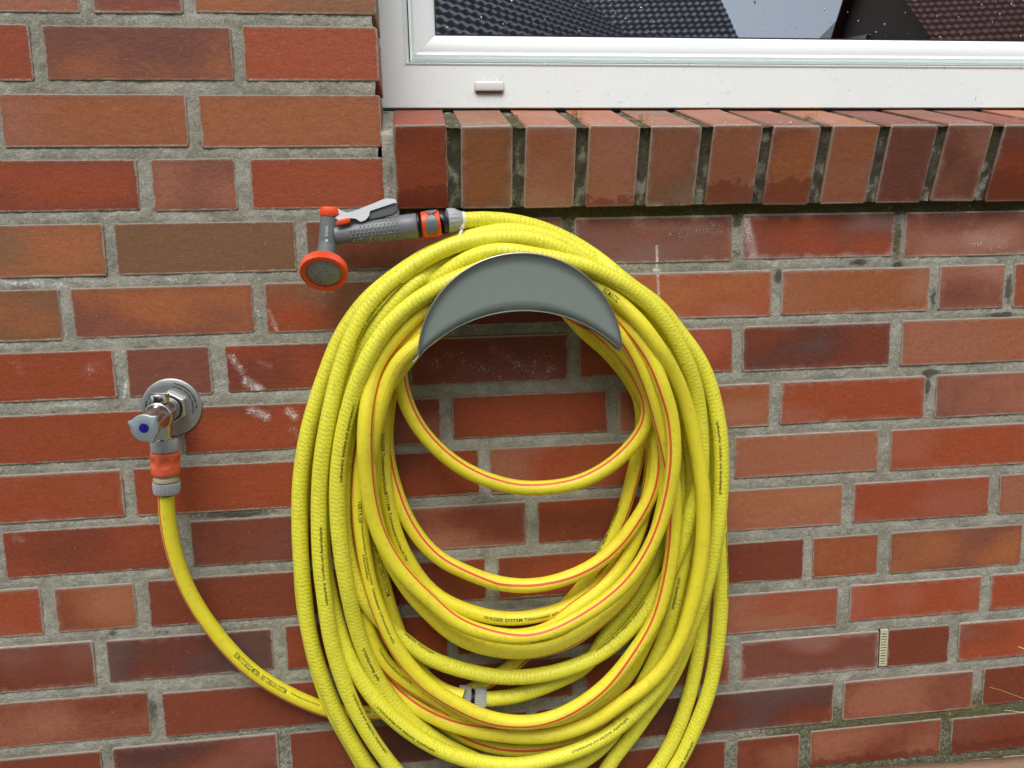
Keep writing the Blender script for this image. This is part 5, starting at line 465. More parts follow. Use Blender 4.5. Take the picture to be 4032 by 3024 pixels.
# mortar sheet with real relief, following the joints
def mortar_relief():
    st = 4.0; xs = np.arange(SPAN[0], SPAN[1]+.1, st); zs = np.arange(-1440, 260.1, st); nx, nz = len(xs), len(zs)
    X, Z = np.meshgrid(xs, zs); keep = np.ones(X.shape, bool)
    for x0,x1,z0,z1 in placed:
        keep &= ~((X > x0+8) & (X < x1-8) & (Z > z0+8) & (Z < z1-8))
    keep &= ~((X > EDGE-3) & (Z > -340)); keep &= ~((Z > -340) & (X > EDGE-3))
    ids = -np.ones(X.shape, int); idx = np.argwhere(keep); ids[keep] = np.arange(len(idx))
    px = X[keep]; pz = Z[keep]; Y = np.empty(len(px)); 
    edge_d = np.full(len(px), 20.0)
    for x0,x1,z0,z1 in placed:
        m = (px > x0-14)&(px < x1+14)&(pz > z0-14)&(pz < z1+14)
        if m.any():
            dx = np.maximum(np.maximum(x0-px[m], px[m]-x1), 0); dz = np.maximum(np.maximum(z0-pz[m], pz[m]-z1), 0); edge_d[m] = np.minimum(edge_d[m], np.hypot(dx,dz))
    for i,(x,z) in enumerate(zip(px,pz)):
        Y[i] = 2.2 + .9*noise.noise((x*.012, z*.012, 5.)) + 1.1*noise.noise((x*.05, z*.05, 3.)) + 1.3*noise.noise((x*.17, z*.17, 9.)) + .9*noise.noise((x*.33,z*.33,1.))
    Y -= np.clip(edge_d, 0, 4)*.22
    Y = np.clip(Y, .1, 5)
    px = px + rng.uniform(-1,1,len(px)); pz = pz + rng.uniform(-1,1,len(pz))
    a = ids[:-1,:-1]; b = ids[:-1,1:]; c = ids[1:,1:]; d = ids[1:,:-1]; ok = (a>=0)&(b>=0)&(c>=0)&(d>=0)
    F = np.stack([a[ok],b[ok],c[ok],d[ok]],1)
    def blob(cx,cz,rx,rz,g=1.): return g*np.clip(1.25-np.hypot((px-cx)/rx,(pz-cz)/rz),0,1)
    moss = np.zeros(len(px)); dirt = np.zeros(len(px))
    moss += np.where((pz>-346)&(px>300), .8, 0)
    for q in ((985,-385,10,45,.9),(728,-400,9,16,.6),(470,-372,12,34,1.),(728,-352,9,14,1.)): moss += blob(*q)
    moss += np.clip((-1000-pz)/330,0,1)*np.clip((px-450)/500,.28,.75)*1.1 + blob(-20,-1130,260,70,.35) + blob(1100,-1190,300,35,.5)
    for q in ((795,-437,9,16,1.),(925,-418,22,7,1.),(990,-425,14,10,1.),(1052,-478,8,24,.8),(1180,-465,9,36,.9),(1170,-507,35,6,1.),(1055,-595,26,7,1.),(1050,-618,9,24,.9),
              (-30,-761,110,9,.8),(-20,-800,16,40,.6),(-10,-850,60,8,.5),(-150,-937,24,7,.6),(-220,-932,10,6,.9),(-175,-1060,14,40,.7)): dirt += blob(*q)
    o = mesh_obj('mortar', np.stack([px,Y,pz],1), F, M['mortar'], wall, None, {'moss':('FLOAT',moss),'dirt':('FLOAT',dirt)}, True)
mortar_relief()
mb = MB(); mb.box((SPAN[0],6,-340.5),(EDGE-9,116,260)); mb.box((SPAN[0],6,-1440),(SPAN[1],116,-341)); 
mb.build('mortar_core', M['inner'], wall)
# ------------------------------------------------------------------ sloping sill of bricks on edge
sill = empty('brick_window_sill', 'sloping row of upright sill bricks with mossy dark joints under the window', 'window sill')
TH = .306; SX, SP, SY, SZ = 223.4, 88.91, -52.7, -223.4; cb, sb = math.cos(TH), math.sin(TH)
def sl(x, back, down): return (x, SY+back*cb+down*sb, SZ+back*sb-down*cb)
STONE = ['DR','OB','OK','OK','KB','KO','OD','OK','PD','PK','RD','OK','RD','OB','KO','RP']
WET = [30,0,0,14,3,30,38,0,0,0,50,0,20,0,30,0]; WETC = [1,0,1,1,1,1,1,0,0,0,1,0,1,0,1,0]
for i in range(16):
    x0 = SX+SP*i; w = 71.8+rng.uniform(-1.2,1.2); j = [0,.8,.4,.2,0,.1,-.5,.3,.2,-.4,.3][i] if i < 11 else 0; x0 += j; dy = rng.uniform(-1.2,1.2); dt = rng.uniform(-.006,.006)
    # brick built with its head towards us: local x, local z = -down, local y = back
    brick_mesh('brick', x0, x0+w, -112+dy, dy, STONE[i][0], STONE[i][1], [0,2,2,1,2,2,2,1,1,2,1][i] if i < 11 else 1, WET[i], sill, 178, (lambda p, d=dt: sl(p[0], p[1], -p[2]+d*(p[0]-x0))))
def sill_mortar():
    mbv = []; mbf = []; moss = []; dirt = []
    for i in range(-1, 16):
        xa = SX+SP*i+70 if i >= 0 else EDGE-1; xb = SX+SP*(i+1)+2.5
        n = 7; m = 60
        base = len(mbv)
        for a in range(m+1):
            s = a/m*(172+112)
            for b in range(n+1):
                x = xa+(xb-xa)*b/n; nz = noise.noise((x*.11, s*.07, i*3.1))*2.2 + noise.noise((x*.4, s*.3, i*1.7))*1.0
                rec = 6.5+nz*1.2
                if s < 172: p = sl(x, 172-s+0., max(.6, 3.0+nz*.8)); 
                else: p = sl(x, max(.4, rec), s-172)
                if i < 0:
                    p = (x, -6+nz*.7 if s >= 172 else 112-(s/172)*118, -225-(s-172)*1.02 if s >= 172 else -172-(s/172)*53+nz*.3)
                mbv.append(p); t = (s-172)/112
                grey = noise.noise((i*5.3, t*2.2, .5))
                mo = (.75 if s < 172 else .62-.9*max(0,grey) - (.25 if .3 < t < .95 else 0)) + (.12 if i % 2 else 0)
                moss.append(mo*(.12 if i < 0 else .72)+.35*noise.noise((x*.08,s*.05,7.+i))); dirt.append((1.05-max(0,t)*.6 if s > 160 else .8)*(.2 if i < 0 else 1)+.75*noise.noise((x*.09,s*.045,2.+i)))
        for a in range(m):
            for b in range(n): q = base+a*(n+1)+b; mbf.append((q, q+n+1, q+n+2, q+1))
    mesh_obj('mortar', mbv, mbf, M['mortar'], sill, None, {'moss':('FLOAT',moss),'dirt':('FLOAT',dirt)}, True)
    # bedding under the bricks
    v = []; f = []; mo = []; di = []; n = 160; m = 6
    for a in range(m+1):
        for k in range(n+1):
            x = EDGE+2+(SPAN[1]-EDGE)*k/n; t = a/m; z = -343+t*22; y = 1.6-2*math.sin(t*2.2)+noise.noise((x*.05,z*.2,4.))*1.6
            v.append((x, y, z)); mo.append(.75 if x > 470 else .25); di.append(.75)
    for a in range(m):
        for k in range(n): q = a*(n+1)+k; f.append((q,q+1,q+n+2,q+n+1))
    mesh_obj('bedding_mortar', v, f, M['mortar'], sill, None, {'moss':('FLOAT',mo),'dirt':('FLOAT',di)}, True)
sill_mortar()
mb = MB(); mb.add([(EDGE,6,-343),(SPAN[1],6,-343),(SPAN[1],6,-324),(EDGE,6,-324),(EDGE,116,-343),(SPAN[1],116,-343),(SPAN[1],116,-185),(EDGE,116,-185)],[(0,1,2,3),(4,7,6,5),(3,2,6,7),(0,4,5,1),(0,3,7,4),(1,5,6,2)])
mb.build('mortar_core', M['inner'], sill)
# moss cushions and stalks in the sill joints
def moss_tuft(x, back, n, h, label):
    mb = MB(); c = Vector(sl(x, back, -1.0))
    for _ in range(n*14):
        a = random.uniform(0, 6.28); r = abs(random.gauss(0, 7)); p = c+Vector((math.cos(a)*r*1.5, math.sin(a)*r*.6, -1.5+random.uniform(0,2.5)-r*.12))
        d = Vector((random.uniform(-1,1), random.uniform(-1,1), random.uniform(.6,1.6))).normalized(); s = d.cross(Vector((random.random(),random.random(),.2))).normalized()
        l = random.uniform(1.2,2.6); mb.add([p-s*.35, p+s*.35, p+d*l],[(0,1,2)])
    o = mb.build('moss_tuft', M['moss']); tag(o, label, 'moss')
    mb = MB()
    for _ in range(n*3):
        a = random.uniform(0,6.28); r = random.uniform(0,9); p = c+Vector((math.cos(a)*r*1.5, math.sin(a)*r*.5, 0)); q = p+Vector((random.uniform(-2,2), random.uniform(-1.5,1.5), h*random.uniform(.5,1)))
        lathe(mb, p, q, [(0,.22),((q-p).length,.16)], 4); lathe(mb, q, q+Vector((.8,0,.9)), [(0,.3),(.7,.5),(1.4,.25)], 4)
    mb.build('stalk', M['mossdry'], o)
moss_tuft(SX+SP*3-6, 62, 9, 11, 'moss cushion with brown stalks in the third sill joint below the window')
moss_tuft(SX+SP*4-5, 42, 4, 8, 'small moss tuft with stalks in the fourth sill joint')
moss_tuft(SX+SP*7-6, 66, 5, 6, 'yellowish moss tuft in the seventh sill joint by the frame')
moss_tuft(SX+SP*2-7, 70, 3, 5, 'faint moss tuft in the second sill joint by the frame')
# ------------------------------------------------------------------ window
win = empty('window', 'white plastic window with raindrops, reflecting dark roofs and grey sky', 'window')
WX0, WX1, WZ0, WZ1 = 178., 1640., -166.4, 900.
FRAME = [(0,190),(0,119.5),(1.2,118.2),(63,118),(64.2,116.9),(66.4,116.8),(67.2,118.2),(67.6,127),(70,131),(71,190)]
SASH = [(70.5,190),(72.0,131),(75.5,130),(77,125),(78,123.2),(80,122.6),(82.5,124.4),(84,125),(86,124.6),(103,129),(110,132.5),(112.4,138),(112.4,190)]
def rails(prof, name, mat):
    c = [(WX0,WZ0,1,1),(WX1,WZ0,-1,1),(WX1,WZ1,-1,-1),(WX0,WZ1,1,-1)]
    for s in range(4):
        a, b = c[s], c[(s+1)%4]; dx, dz = np.sign(b[0]-a[0]), np.sign(b[1]-a[1]); g = .18
        v = []; n = len(prof)
        for (cx,cz,sx,sz), sg in ((a,1),(b,-1)):
            for w, y in prof: v.append((cx+sx*w+dx*g*sg, y, cz+sz*w+dz*g*sg))
        f = [(i, i+1, n+i+1, n+i) for i in range(n-1)]+[(n-1,0,n,2*n-1)]
        o = mesh_obj(name, v, f, mat, win, smooth=True); bm = bmesh.new(); bm.from_mesh(o.data); bmesh.ops.recalc_face_normals(bm, faces=bm.faces); bm.to_mesh(o.data); bm.free()
        o.data.set_sharp_from_angle(angle=math.radians(40))
rails(FRAME, 'frame_rail', M['white']); rails(SASH, 'sash_rail', M['white'])
mb = MB(); mb.box((WX0+112.2,136.5,WZ0+112.2),(WX1-112.2,138.0,WZ0+114)); mb.box((WX0+112.2,136.5,WZ0+114),(WX0+114,138,WZ1-113)); mb.build('gasket', M['dark'], win)
mb = MB(); mb.box((WX0+108,138.5,WZ0+108),(WX1-108,142.5,WZ1-108)); mb.build('pane', M['pane'], win)
mb = MB(); mb.box((346.6,113,-142.3),(393.6,119,-127.0)); cap = mb.build('drain_cap', M['whitecap'], win, True, 3.2, 4)
mb = MB(); mb.box((350,113.6,-143.1),(390,118.2,-142.5)); mb.build('cap_slot', M['dark'], cap)
# rain on frame and glass
def drops(name, pts, parent, mat=M['water']):
    mb = MB()
    for (x,y,z), r, nrm, st in pts:
        nrm = Vector(nrm).normalized(); up = Vector((0,0,1)); s = nrm.cross(up).normalized(); u = s.cross(nrm); c = Vector((x,y,z)); v = []; f = []
        N, K_ = 8, 3
        for k in range(K_):
            ph = k/K_*math.pi/2
            for j in range(N):
                a = 2*math.pi*j/N; rr = r*math.cos(ph)*(1+.15*math.sin(a*2+r*40)); uu = math.sin(a)*rr*(st if math.sin(a) < 0 else 1)
                v.append(c+s*(math.cos(a)*rr)+u*uu+nrm*(math.sin(ph)*r*.55))
        v.append(c+nrm*r*.55)
        for k in range(K_-1):
            for j in range(N): f.append((k*N+j, k*N+(j+1)%N, (k+1)*N+(j+1)%N, (k+1)*N+j))
        for j in range(N): f.append(((K_-1)*N+j, (K_-1)*N+(j+1)%N, K_*N))
        mb.add(v, f)
    o = mb.build(name, mat, parent, True); o['kind'] = 'stuff'; return o
pts = []
for _ in range(190): pts.append(((random.uniform(300,1380), 138.45, random.uniform(-52,90)), random.choice([.5,.7,.9,1.3,1.7,2.1])*random.uniform(.6,1.1), (0,-1,0), random.uniform(1,2.2)))
for _ in range(150): pts.append(((random.uniform(215,1380), 117.95, random.uniform(-160,-106)), random.uniform(.4,1.5), (0,-1,0), random.uniform(1,1.6)))
for _ in range(40): pts.append(((random.uniform(270,1380), 127.5, random.uniform(-80,-66)), random.uniform(.5,1.5), (0,-1,.25), random.uniform(1,1.8)))
for _ in range(26): pts.append(((random.uniform(270,1380), 117.2, -101+random.uniform(-1,1)), random.uniform(.8,2.2), (0,-1,.3), 1.3))
drops('raindrops', pts, win)
def specks(pts, r, mat, parent, name):
    mb = MB()
    for x,y,z in pts:
        n = 6; rr = r*random.uniform(.4,1.2); mb.add([(x+math.cos(2*math.pi*k/n)*rr*random.uniform(.6,1.3), y, z+math.sin(2*math.pi*k/n)*rr*random.uniform(.6,1.6)) for k in range(n)]+[(x,y-.08,z)], [(k,(k+1)%n,n) for k in range(n)])
    o = mb.build(name, mat, parent); o['kind'] = 'stuff'
M['grime'] = plain('dark grime', (86,78,58), .9); M['lime'] = plain('white spatter', (214,206,200), .7)
pp = []
for _ in range(150):
    u = random.uniform(346,396); pp.append((u+random.gauss(0,3), 117.9, -144-abs(random.gauss(0,4))))
for _ in range(60): pp.append((random.uniform(344,398), 117.9, -124-random.uniform(-2,5)))
for _ in range(110): pp.append((random.uniform(205,1380), 117.9, random.uniform(-164,-104)))
specks(pp, .33, M['grime'], win, 'grime_specks')
pp = []
for i in range(12):
    for _ in range(7): x = SX+SP*i+random.uniform(8,66); p = sl(x, random.uniform(6,40), -.5); pp.append(p)
mbl = MB()
for x,y,z in pp:
    n = 6; rr = random.uniform(.8,2.6); mbl.add([sl(x+math.cos(2*math.pi*k/n)*rr, (y-SY-sb*(-.5))/cb+math.sin(2*math.pi*k/n)*rr*.8, -.9) for k in range(n)],[tuple(range(n))])
o = mbl.build('lime_spatter', M['lime'], sill); o['kind'] = 'stuff'
# dim room behind the glass
mb = MB(); mb.box((WX0-200,195,WZ0-600),(WX1+400,2600,WZ1+500)); ro = mb.build('room_interior', M['room']); ro['kind'] = 'structure'
bm = bmesh.new(); bm.from_mesh(ro.data); bm.faces.ensure_lookup_table()
for f in [f for f in bm.faces if abs(f.normal.y) > .9 and f.calc_center_median().y < .5]: bm.faces.remove(f)
bm.to_mesh(ro.data); bm.free()
# ------------------------------------------------------------------ hose holder
hold = empty('hose_holder', 'crescent shaped grey metal hose holder fixed to the brick wall', 'hose holder')
CO, RO = (380.,-531.), 135.; CI, RI = (380.,-661.8), 192.0
def arc(c, r, a0, a1, n): return [(c[0]+r*math.sin(a0+(a1-a0)*i/n), c[1]+r*math.cos(a0+(a1-a0)*i/n)) for i in range(n+1)]
ao = math.radians(86.5); ai = math.asin((RO*math.sin(ao))/RI); N_ = 72
outer = arc(CO, RO, -ao, ao, N_); inner = arc(CI, RI, -ai, ai, N_)
def plate(depth, th, name, mat, dish=0.0):
    v = []; f = []; m = 10
    for i in range(N_+1):
        (xo,zo),(xi,zi) = outer[i], inner[i]
        for j in range(m+1):
            t = j/m; wdt = math.hypot(xo-xi, zo-zi); x = xi+(xo-xi)*t; z = zi+(zo-zi)*t
            # front: rolled back into the tray at the bottom, rim turned forward at the top
            dy = dish*(6.0*max(0,1-t*wdt/7.0)**2 - 4.5*max(0,1-(1-t)*wdt/7.0)**1.5) if dish else 0
            v.append((x, -depth+dy, z))
    n = len(v); v += [(x, y+th, z) for x,y,z in v]
    for i in range(N_):
        for j in range(m):
            a = i*(m+1)+j; b = a+m+1; f.append((a,a+1,b+1,b)); f.append((n+a,n+b,n+b+1,n+a+1))
        a = i*(m+1); b = a+m+1; f.append((a,b,n+b,n+a)); a += m; b += m; f.append((b,a,n+a,n+b))
    for j in range(m): f.append((j,n+j,n+j+1,j+1)); a = N_*(m+1)+j; f.append((a+1,n+a+1,n+a,a))
    o = mesh_obj(name, v, f, mat, hold, smooth=True); o.data.set_sharp_from_angle(angle=math.radians(50)); return o
plate(123, 1.6, 'front_plate', M['holder'], 1.0)
mb = MB(); lipv = []; 
for i in range(N_+1):
    a = -ao+2*ao*i/N_; 
    for (r, y) in ((RO-.5,-128.4),(RO+.9,-129.0),(RO+1.6,-127.6),(RO+1.3,-119.5),(RO-.3,-119.5)): lipv.append((CO[0]+r*math.sin(a), y, CO[1]+r*math.cos(a)))
f = []
for i in range(N_):
    for j in range(5): a = i*5+j; b = i*5+(j+1)%5; f.append((a,b,b+5,a+5))
o = mesh_obj('rim', lipv, f, M['steel'], hold, smooth=True)
tray = []; f = []
for i in range(N_+1):
    a = -ai*1.075+2.11*ai*i/N_
    for r, y in ((RI+.8,-117.5),(RI,-1.),(RI-1.6,-1.),(RI-1.0,-118.5)): tray.append((CI[0]+r*math.sin(a), y, CI[1]+r*math.cos(a)))
for i in range(N_):
    for j in range(4): a = i*4+j; b = i*4+(j+1)%4; f.append((a,b,b+4,a+4))
f += [(0,1,2,3), (N_*4+3,N_*4+2,N_*4+1,N_*4)]
mesh_obj('tray', tray, f, M['holder'], hold, smooth=True).data.set_sharp_from_angle(angle=math.radians(50))
plate(3.0, 1.6, 'back_plate', M['holder'])
for x in (330,430):
    mb = MB(); lathe(mb, (x,-3,-450), (x,-12,-450), [(0,7),(3,7),(5,4.5),(5.6,2)], 16); mb.build('screw_head', M['zinc'], hold, True)
pts = []
for _ in range(26):
    a = random.uniform(-1.2,1.2); rr = RO-random.uniform(6,40)*math.cos(a); x, z = CO[0]+rr*math.sin(a), CO[1]+rr*math.cos(a)
    if math.hypot(x-CI[0], z-CI[1]) > RI+4: pts.append(((x,-123.05,z), random.uniform(.4,1.0), (0,-1,0), 1.5))
dr_h = (pts, hold)
# ------------------------------------------------------------------ hoses
CC = Vector((380,0,-850))
def catmull(P, closed, sub):
    n = len(P); out = []
    rng_ = range(n) if closed else range(n-1)
    for i in rng_:
        if closed: p0,p1,p2,p3 = P[(i-1)%n],P[i],P[(i+1)%n],P[(i+2)%n]
        else: p0,p1,p2,p3 = (P[i-1] if i > 0 else 2*P[0]-P[1]),P[i],P[i+1],(P[i+2] if i+2 < n else 2*P[-1]-P[-2])
        for s in range(sub):
            t = s/sub; out.append(.5*((2*p1)+(-p0+p2)*t+(2*p0-5*p1+4*p2-p3)*t*t+(-p0+3*p1-3*p2+p3)*t**3))
    if not closed: out.append(P[-1])
    return np.array(out)
HOSE = {}
def build_loop(key, parent):
    kind, closed, pts = STRANDS[key]; P = catmull(np.array(pts, float), closed, 4); n = len(P)
    if closed: T = np.roll(P,-1,0)-np.roll(P,1,0)
    else: T = np.gradient(P, axis=0)
    T /= np.linalg.norm(T,axis=1)[:,None]
    ref = np.array([0,-1.,0]); n1 = ref-(T@ref)[:,None]*T; n1 /= np.linalg.norm(n1,axis=1)[:,None]
    n2 = np.cross(n1, T) if key != 'N' else np.cross(T, n1)
    seg = np.linalg.norm(np.diff(np.vstack([P,P[:1]]),axis=0),axis=1); S = np.r_[0,np.cumsum(seg)][:n]
    # n2 must point to the middle of the coil
    d = np.array([CC.x,0,CC.z])-P*np.array([1,0,1]); 
    if (n2*d).sum() < 0: n2 = -n2
    r = 11.3 if kind == 'r' else 10.8
    ks = STRIPE_D if key == 'D' else STRIPE.get(key, [(0,0),(1,0)]); fr = S/S[-1] if key == 'D' else (np.arctan2(-(P[:,0]-CC.x)*1.15, P[:,2]-CC.z)/(2*math.pi)) % 1.0; th0 = np.radians(np.interp(fr,[k[0] for k in ks],[k[1] for k in ks]))
    NS = 22; V = []; UV = []; idx = list(range(n))+([0] if closed else [])
    rr = r*(1+.012*np.sin(S*.035+hash(key)%7 if False else S*.035))
    for q, i in enumerate(idx):
        u = S[i] if q < n else S[-1]+seg[-1]
        for k in range(NS+1):
            a = th0[i]+math.pi*(2*k/NS-1); V.append(P[i]+(n1[i]*math.cos(a)+n2[i]*math.sin(a))*rr[i]); UV.append((u, k/NS*2*math.pi*10.8))
    F = []
    for q in range(len(idx)-1):
        for k in range(NS): a = q*(NS+1)+k; F.append((a,a+1,a+NS+2,a+NS+1))
    o = mesh_obj('hose_loop', V, F, M['ribbed' if kind == 'r' else 'striped'], parent, {'UVMap':UV}, None, True)
    if key == 'N': o['label'] = 'ribbed outer run ending at the spray nozzle'
    if key == 'D': o['label'] = 'striped run coming from the tap'
    HOSE[key] = dict(obj=o, P=P, n1=n1, n2=n2, T=T, S=S, r=r, parent=parent, closed=closed)
hose_s = empty('garden_hose', 'yellow garden hose with orange red stripe, coiled on the holder and fed by the tap', 'garden hose')
hose_r = empty('garden_hose', 'lime yellow cross-ribbed garden hose without stripe, outer coils, ending at the spray nozzle', 'garden hose')
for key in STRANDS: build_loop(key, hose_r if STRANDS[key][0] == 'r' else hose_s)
def text_mesh(body, size, bold=False):
    cu = bpy.data.curves.new('t', 'FONT'); cu.body = body; cu.size = size; cu.resolution_u = 2; cu.align_x = 'LEFT'
    cu.offset = size*(.02 if bold else .012)
    ob = bpy.data.objects.new('t', cu); COL.objects.link(ob); dg = bpy.context.evaluated_depsgraph_get(); dg.update()
    me = bpy.data.meshes.new_from_object(ob.evaluated_get(dg)); v = np.array([tuple(x.co) for x in me.vertices]); f = [tuple(p.vertices) for p in me.polygons]
    bpy.data.objects.remove(ob); bpy.data.curves.remove(cu); bpy.data.meshes.remove(me); return v, f
for key,x,y,z,dr,th,tx,h,ln in HOSE_TEXT:
    H = HOSE[key]; v, f = text_mesh(tx, h*1.12); 
    if len(v) == 0: continue
    v = v.copy(); v[:,0] *= ln/max(v[:,0].max(),1e-6); v[:,1] -= h*.35
    i0 = int(np.argmin((H['P'][:,0]-x)**2+(H['P'][:,2]-z)**2)); S = H['S']; tot = S[-1]; out = []; fold = -1 if key == 'N' else 1
    for a, b, _ in v:
        s = S[i0]+dr*a
        if H['closed']: s %= tot
        s = min(max(s,0),tot-.01); j = int(np.searchsorted(S, s, 'right')-1); j = min(max(j,0),len(S)-2); t = (s-S[j])/max(S[j+1]-S[j],1e-6)
        L = lambda A: A[j]*(1-t)+A[j+1]*t
        ang = math.radians(th)+dr*fold*b/H['r']*(1 if True else 1)
        out.append(L(H['P'])+(L(H['n1'])*math.cos(ang)+L(H['n2'])*math.sin(ang))*(H['r']*1.013+.12))
    mesh_obj('printed_text', out, f, M['ink'], H['obj'])
# raindrops hanging under the hose
pts = []
for key,lo,hi,nn in (('F',.36,.5,16),('X',.38,.52,16),('W',.36,.5,10),('U',.4,.5,10)):
    H = HOSE[key]; n = len(H['P'])
    for _ in range(nn):
        i = int(random.uniform(lo,hi)*n); p = Vector(H['P'][i]); pts.append(((p.x,p.y-2,p.z-H['r']+.2), random.uniform(1.0,2.0), (0,-.2,-1), 1.2))
drops('hanging_drops', pts, hose_s)
pts = []
for key in ('R1','R2','R3','W','N','F','X','U'):
    H = HOSE[key]; n = len(H['P'])
    for _ in range(60):
        i = random.randrange(n); a = random.uniform(-1.1,1.1); d = Vector(H['n1'][i])*math.cos(a)+Vector(H['n2'][i])*math.sin(a); p = Vector(H['P'][i])+d*H['r']
        if d.y > -.2: continue
        pts.append((tuple(p), random.uniform(.5,1.1), tuple(d), 1.5))
drops('raindrops', pts, hose_r)
drops('raindrops', *dr_h)
# ------------------------------------------------------------------ coupling between the two hoses
def ribs(n, amp): return lambda th, t: 1+amp*(abs(math.sin(th*n/2))-.5)
c0, c1 = Vector(PT['coupL']), Vector(PT['coupR']); ax = (c1-c0).normalized()
coup = empty('hose_coupling', 'grey ribbed hose coupling joining the two yellow hoses low in the coil', 'hose coupling')
mb = MB(); lathe(mb, c0, c1, [(0,14),(1,17),(3,17.6),(17,17.6),(18.5,16)], 264, ribs(44,.09)); mb.build('ribbed_nut', M['agedgrey'], coup, True)
mb = MB(); lathe(mb, c0+ax*18, c1, [(0,13.5),(7,13.5)], 32); lathe(mb, c0+ax*20.6, c1, [(0,14.8),(.6,15.6),(1.2,15.6),(1.8,14.8)], 32); mb.build('middle_ring', M['black'], coup, True)
mb = MB(); lathe(mb, c0+ax*24.5, c1, [(0,16),(1.5,17.6),(15.5,17.6),(17.3,16.8),(17.8,12)], 264, ribs(44,.09)); mb.build('ribbed_nut', M['agedgrey'], coup, True)
# ------------------------------------------------------------------ tap
tap = empty('water_tap', 'chrome outdoor water tap with round wall flange and lobed blue dot handwheel', 'tap')
TX_, TZ_ = -107., -598.
mb = MB(); lathe(mb, (TX_,0,TZ_), (TX_,-10,TZ_), [(0,40.5),(1.2,41.2),(2.4,40.6),(3.2,38.8),(3.5,30),(4.2,16)], 72); mb.build('wall_flange', M['zinc'], tap, True)
mb = MB(); lathe(mb, (TX_,-3,TZ_), (TX_,-20,TZ_), [(0,24.5),(8,24.5),(10.5,22),(10.8,17.5)], 6); mb.build('hex_nut', M['zinc'], tap, False, .8)
mb = MB(); lathe(mb, (TX_,-10,TZ_), (TX_,-20,TZ_), [(0,18.2),(4.6,18.2)], 40); mb.build('seal_ring', M['black'], tap, True)
mb = MB(); lathe(mb, (TX_,-12,TZ_), (TX_,-60,TZ_-1), [(0,16.6),(28,16.4),(30,15.6),(52,16.5)], 48)
lathe(mb, (TX_,-50,TZ_+4), (TX_,-50,TZ_+30), [(0,9.5),(9,9.2),(11,10.5)], 40)
lathe(mb, (TX_+.5,-50,TZ_-4), (TX_+.5,-50,TZ_-60), [(0,15),(16,14),(24,12.5),(31,11.8),(32,13.6),(34,13.8),(34.6,11),(38,11)], 40)
mb.build('tap_body', M['chrome'], tap, True)
mb = MB(); lathe(mb, (TX_,-50,TZ_+14), (TX_,-50,TZ_+40), [(0,11.8),(1,12.8),(11.5,13.1),(12.6,12.3),(12.9,10)], 44); mb.build('vent_cap', M['chrome'], tap, True)
mb = MB(); lathe(mb, (TX_,-60,TZ_-2), (TX_-.8,-120,TZ_-8), [(0,17.4),(1.2,18.6),(3,18.6),(4.5,17.2),(44,16.2),(47,14)], 44); mb.build('handwheel_stem', M['chrome'], tap, True)
def lobes(th, t):
    s = 0
    for c in (158,40,-67):
        d = (math.degrees(th)-c+180) % 360-180; s += math.exp(-(d/11.5)**2)
    return 1+.24*s
kc = Vector((-107.6,-106.,-606.0)); kd = Vector((-.10,-1,.02)).normalized()
def knob(mb, prof, n=120):
    a = Vector((1,0,0))-kd*kd.x; a.normalize(); b = Vector((0,0,1)); b = (b-kd*b.dot(kd)-a*b.dot(a)).normalized(); v = []; f = []
    for t, r in prof:
        for k in range(n): th = 2*math.pi*k/n; q = r*lobes(th,t); v.append(kc+kd*t+a*(q*math.cos(th))+b*(q*math.sin(th)))
    for i in range(len(prof)-1):
        for k in range(n): k2 = (k+1)%n; f.append((i*n+k, i*n+k2, (i+1)*n+k2, (i+1)*n+k))
    f.append(tuple(range(n-1,-1,-1))); f.append(tuple((len(prof)-1)*n+k for k in range(n))); mb.add(v,f)
mb = MB(); knob(mb, [(0,16),(1,17.6),(4.5,18.0),(6.2,17.4),(6.9,16.2)]); hw = mb.build('handwheel', M['handwheel'], tap, True)
mb = MB(); lathe(mb, kc+kd*6.6, kc+kd*12, [(0,6.4),(.6,6.3),(1.0,5.4),(1.1,3)], 28); mb.build('blue_dot', M['blue'], hw, True)
pts = []
for _ in range(34):
    a = random.uniform(0,6.28); r = random.uniform(7.5,15.5); p = kc+kd*6.9+Vector((math.cos(a)*r,0,math.sin(a)*r)); p.y = kc.y-6.95-abs(p.x-kc.x)*0; pts.append((tuple(p), random.uniform(.4,1.0), (0,-1,0), 1.3))
drops('raindrops', pts, tap)
def ring_text(tx, size, radius, a0, dirn, y):
    v, f = text_mesh(tx, size, True); out = []
    for x, b, _ in v:
        r = radius+b; a = math.radians(a0)-dirn*x/radius; out.append((TX_+r*math.cos(a), y, TZ_+r*math.sin(a)))
    mesh_obj('printed_text', out, f, M['black'], tap)
ring_text('Automatisches Leerlaufen der', 4.1, 33.2, 80, 1, -3.62); ring_text('Armatur nach dem Absperren!', 4.1, 28.6, 83, 1, -3.78)
ring_text('Vor Frost s\u00e4mtliche', 4.1, 33.2, 218, 1, -3.62); ring_text('entfernen!', 4.1, 28.6, 192, 1, -3.78)
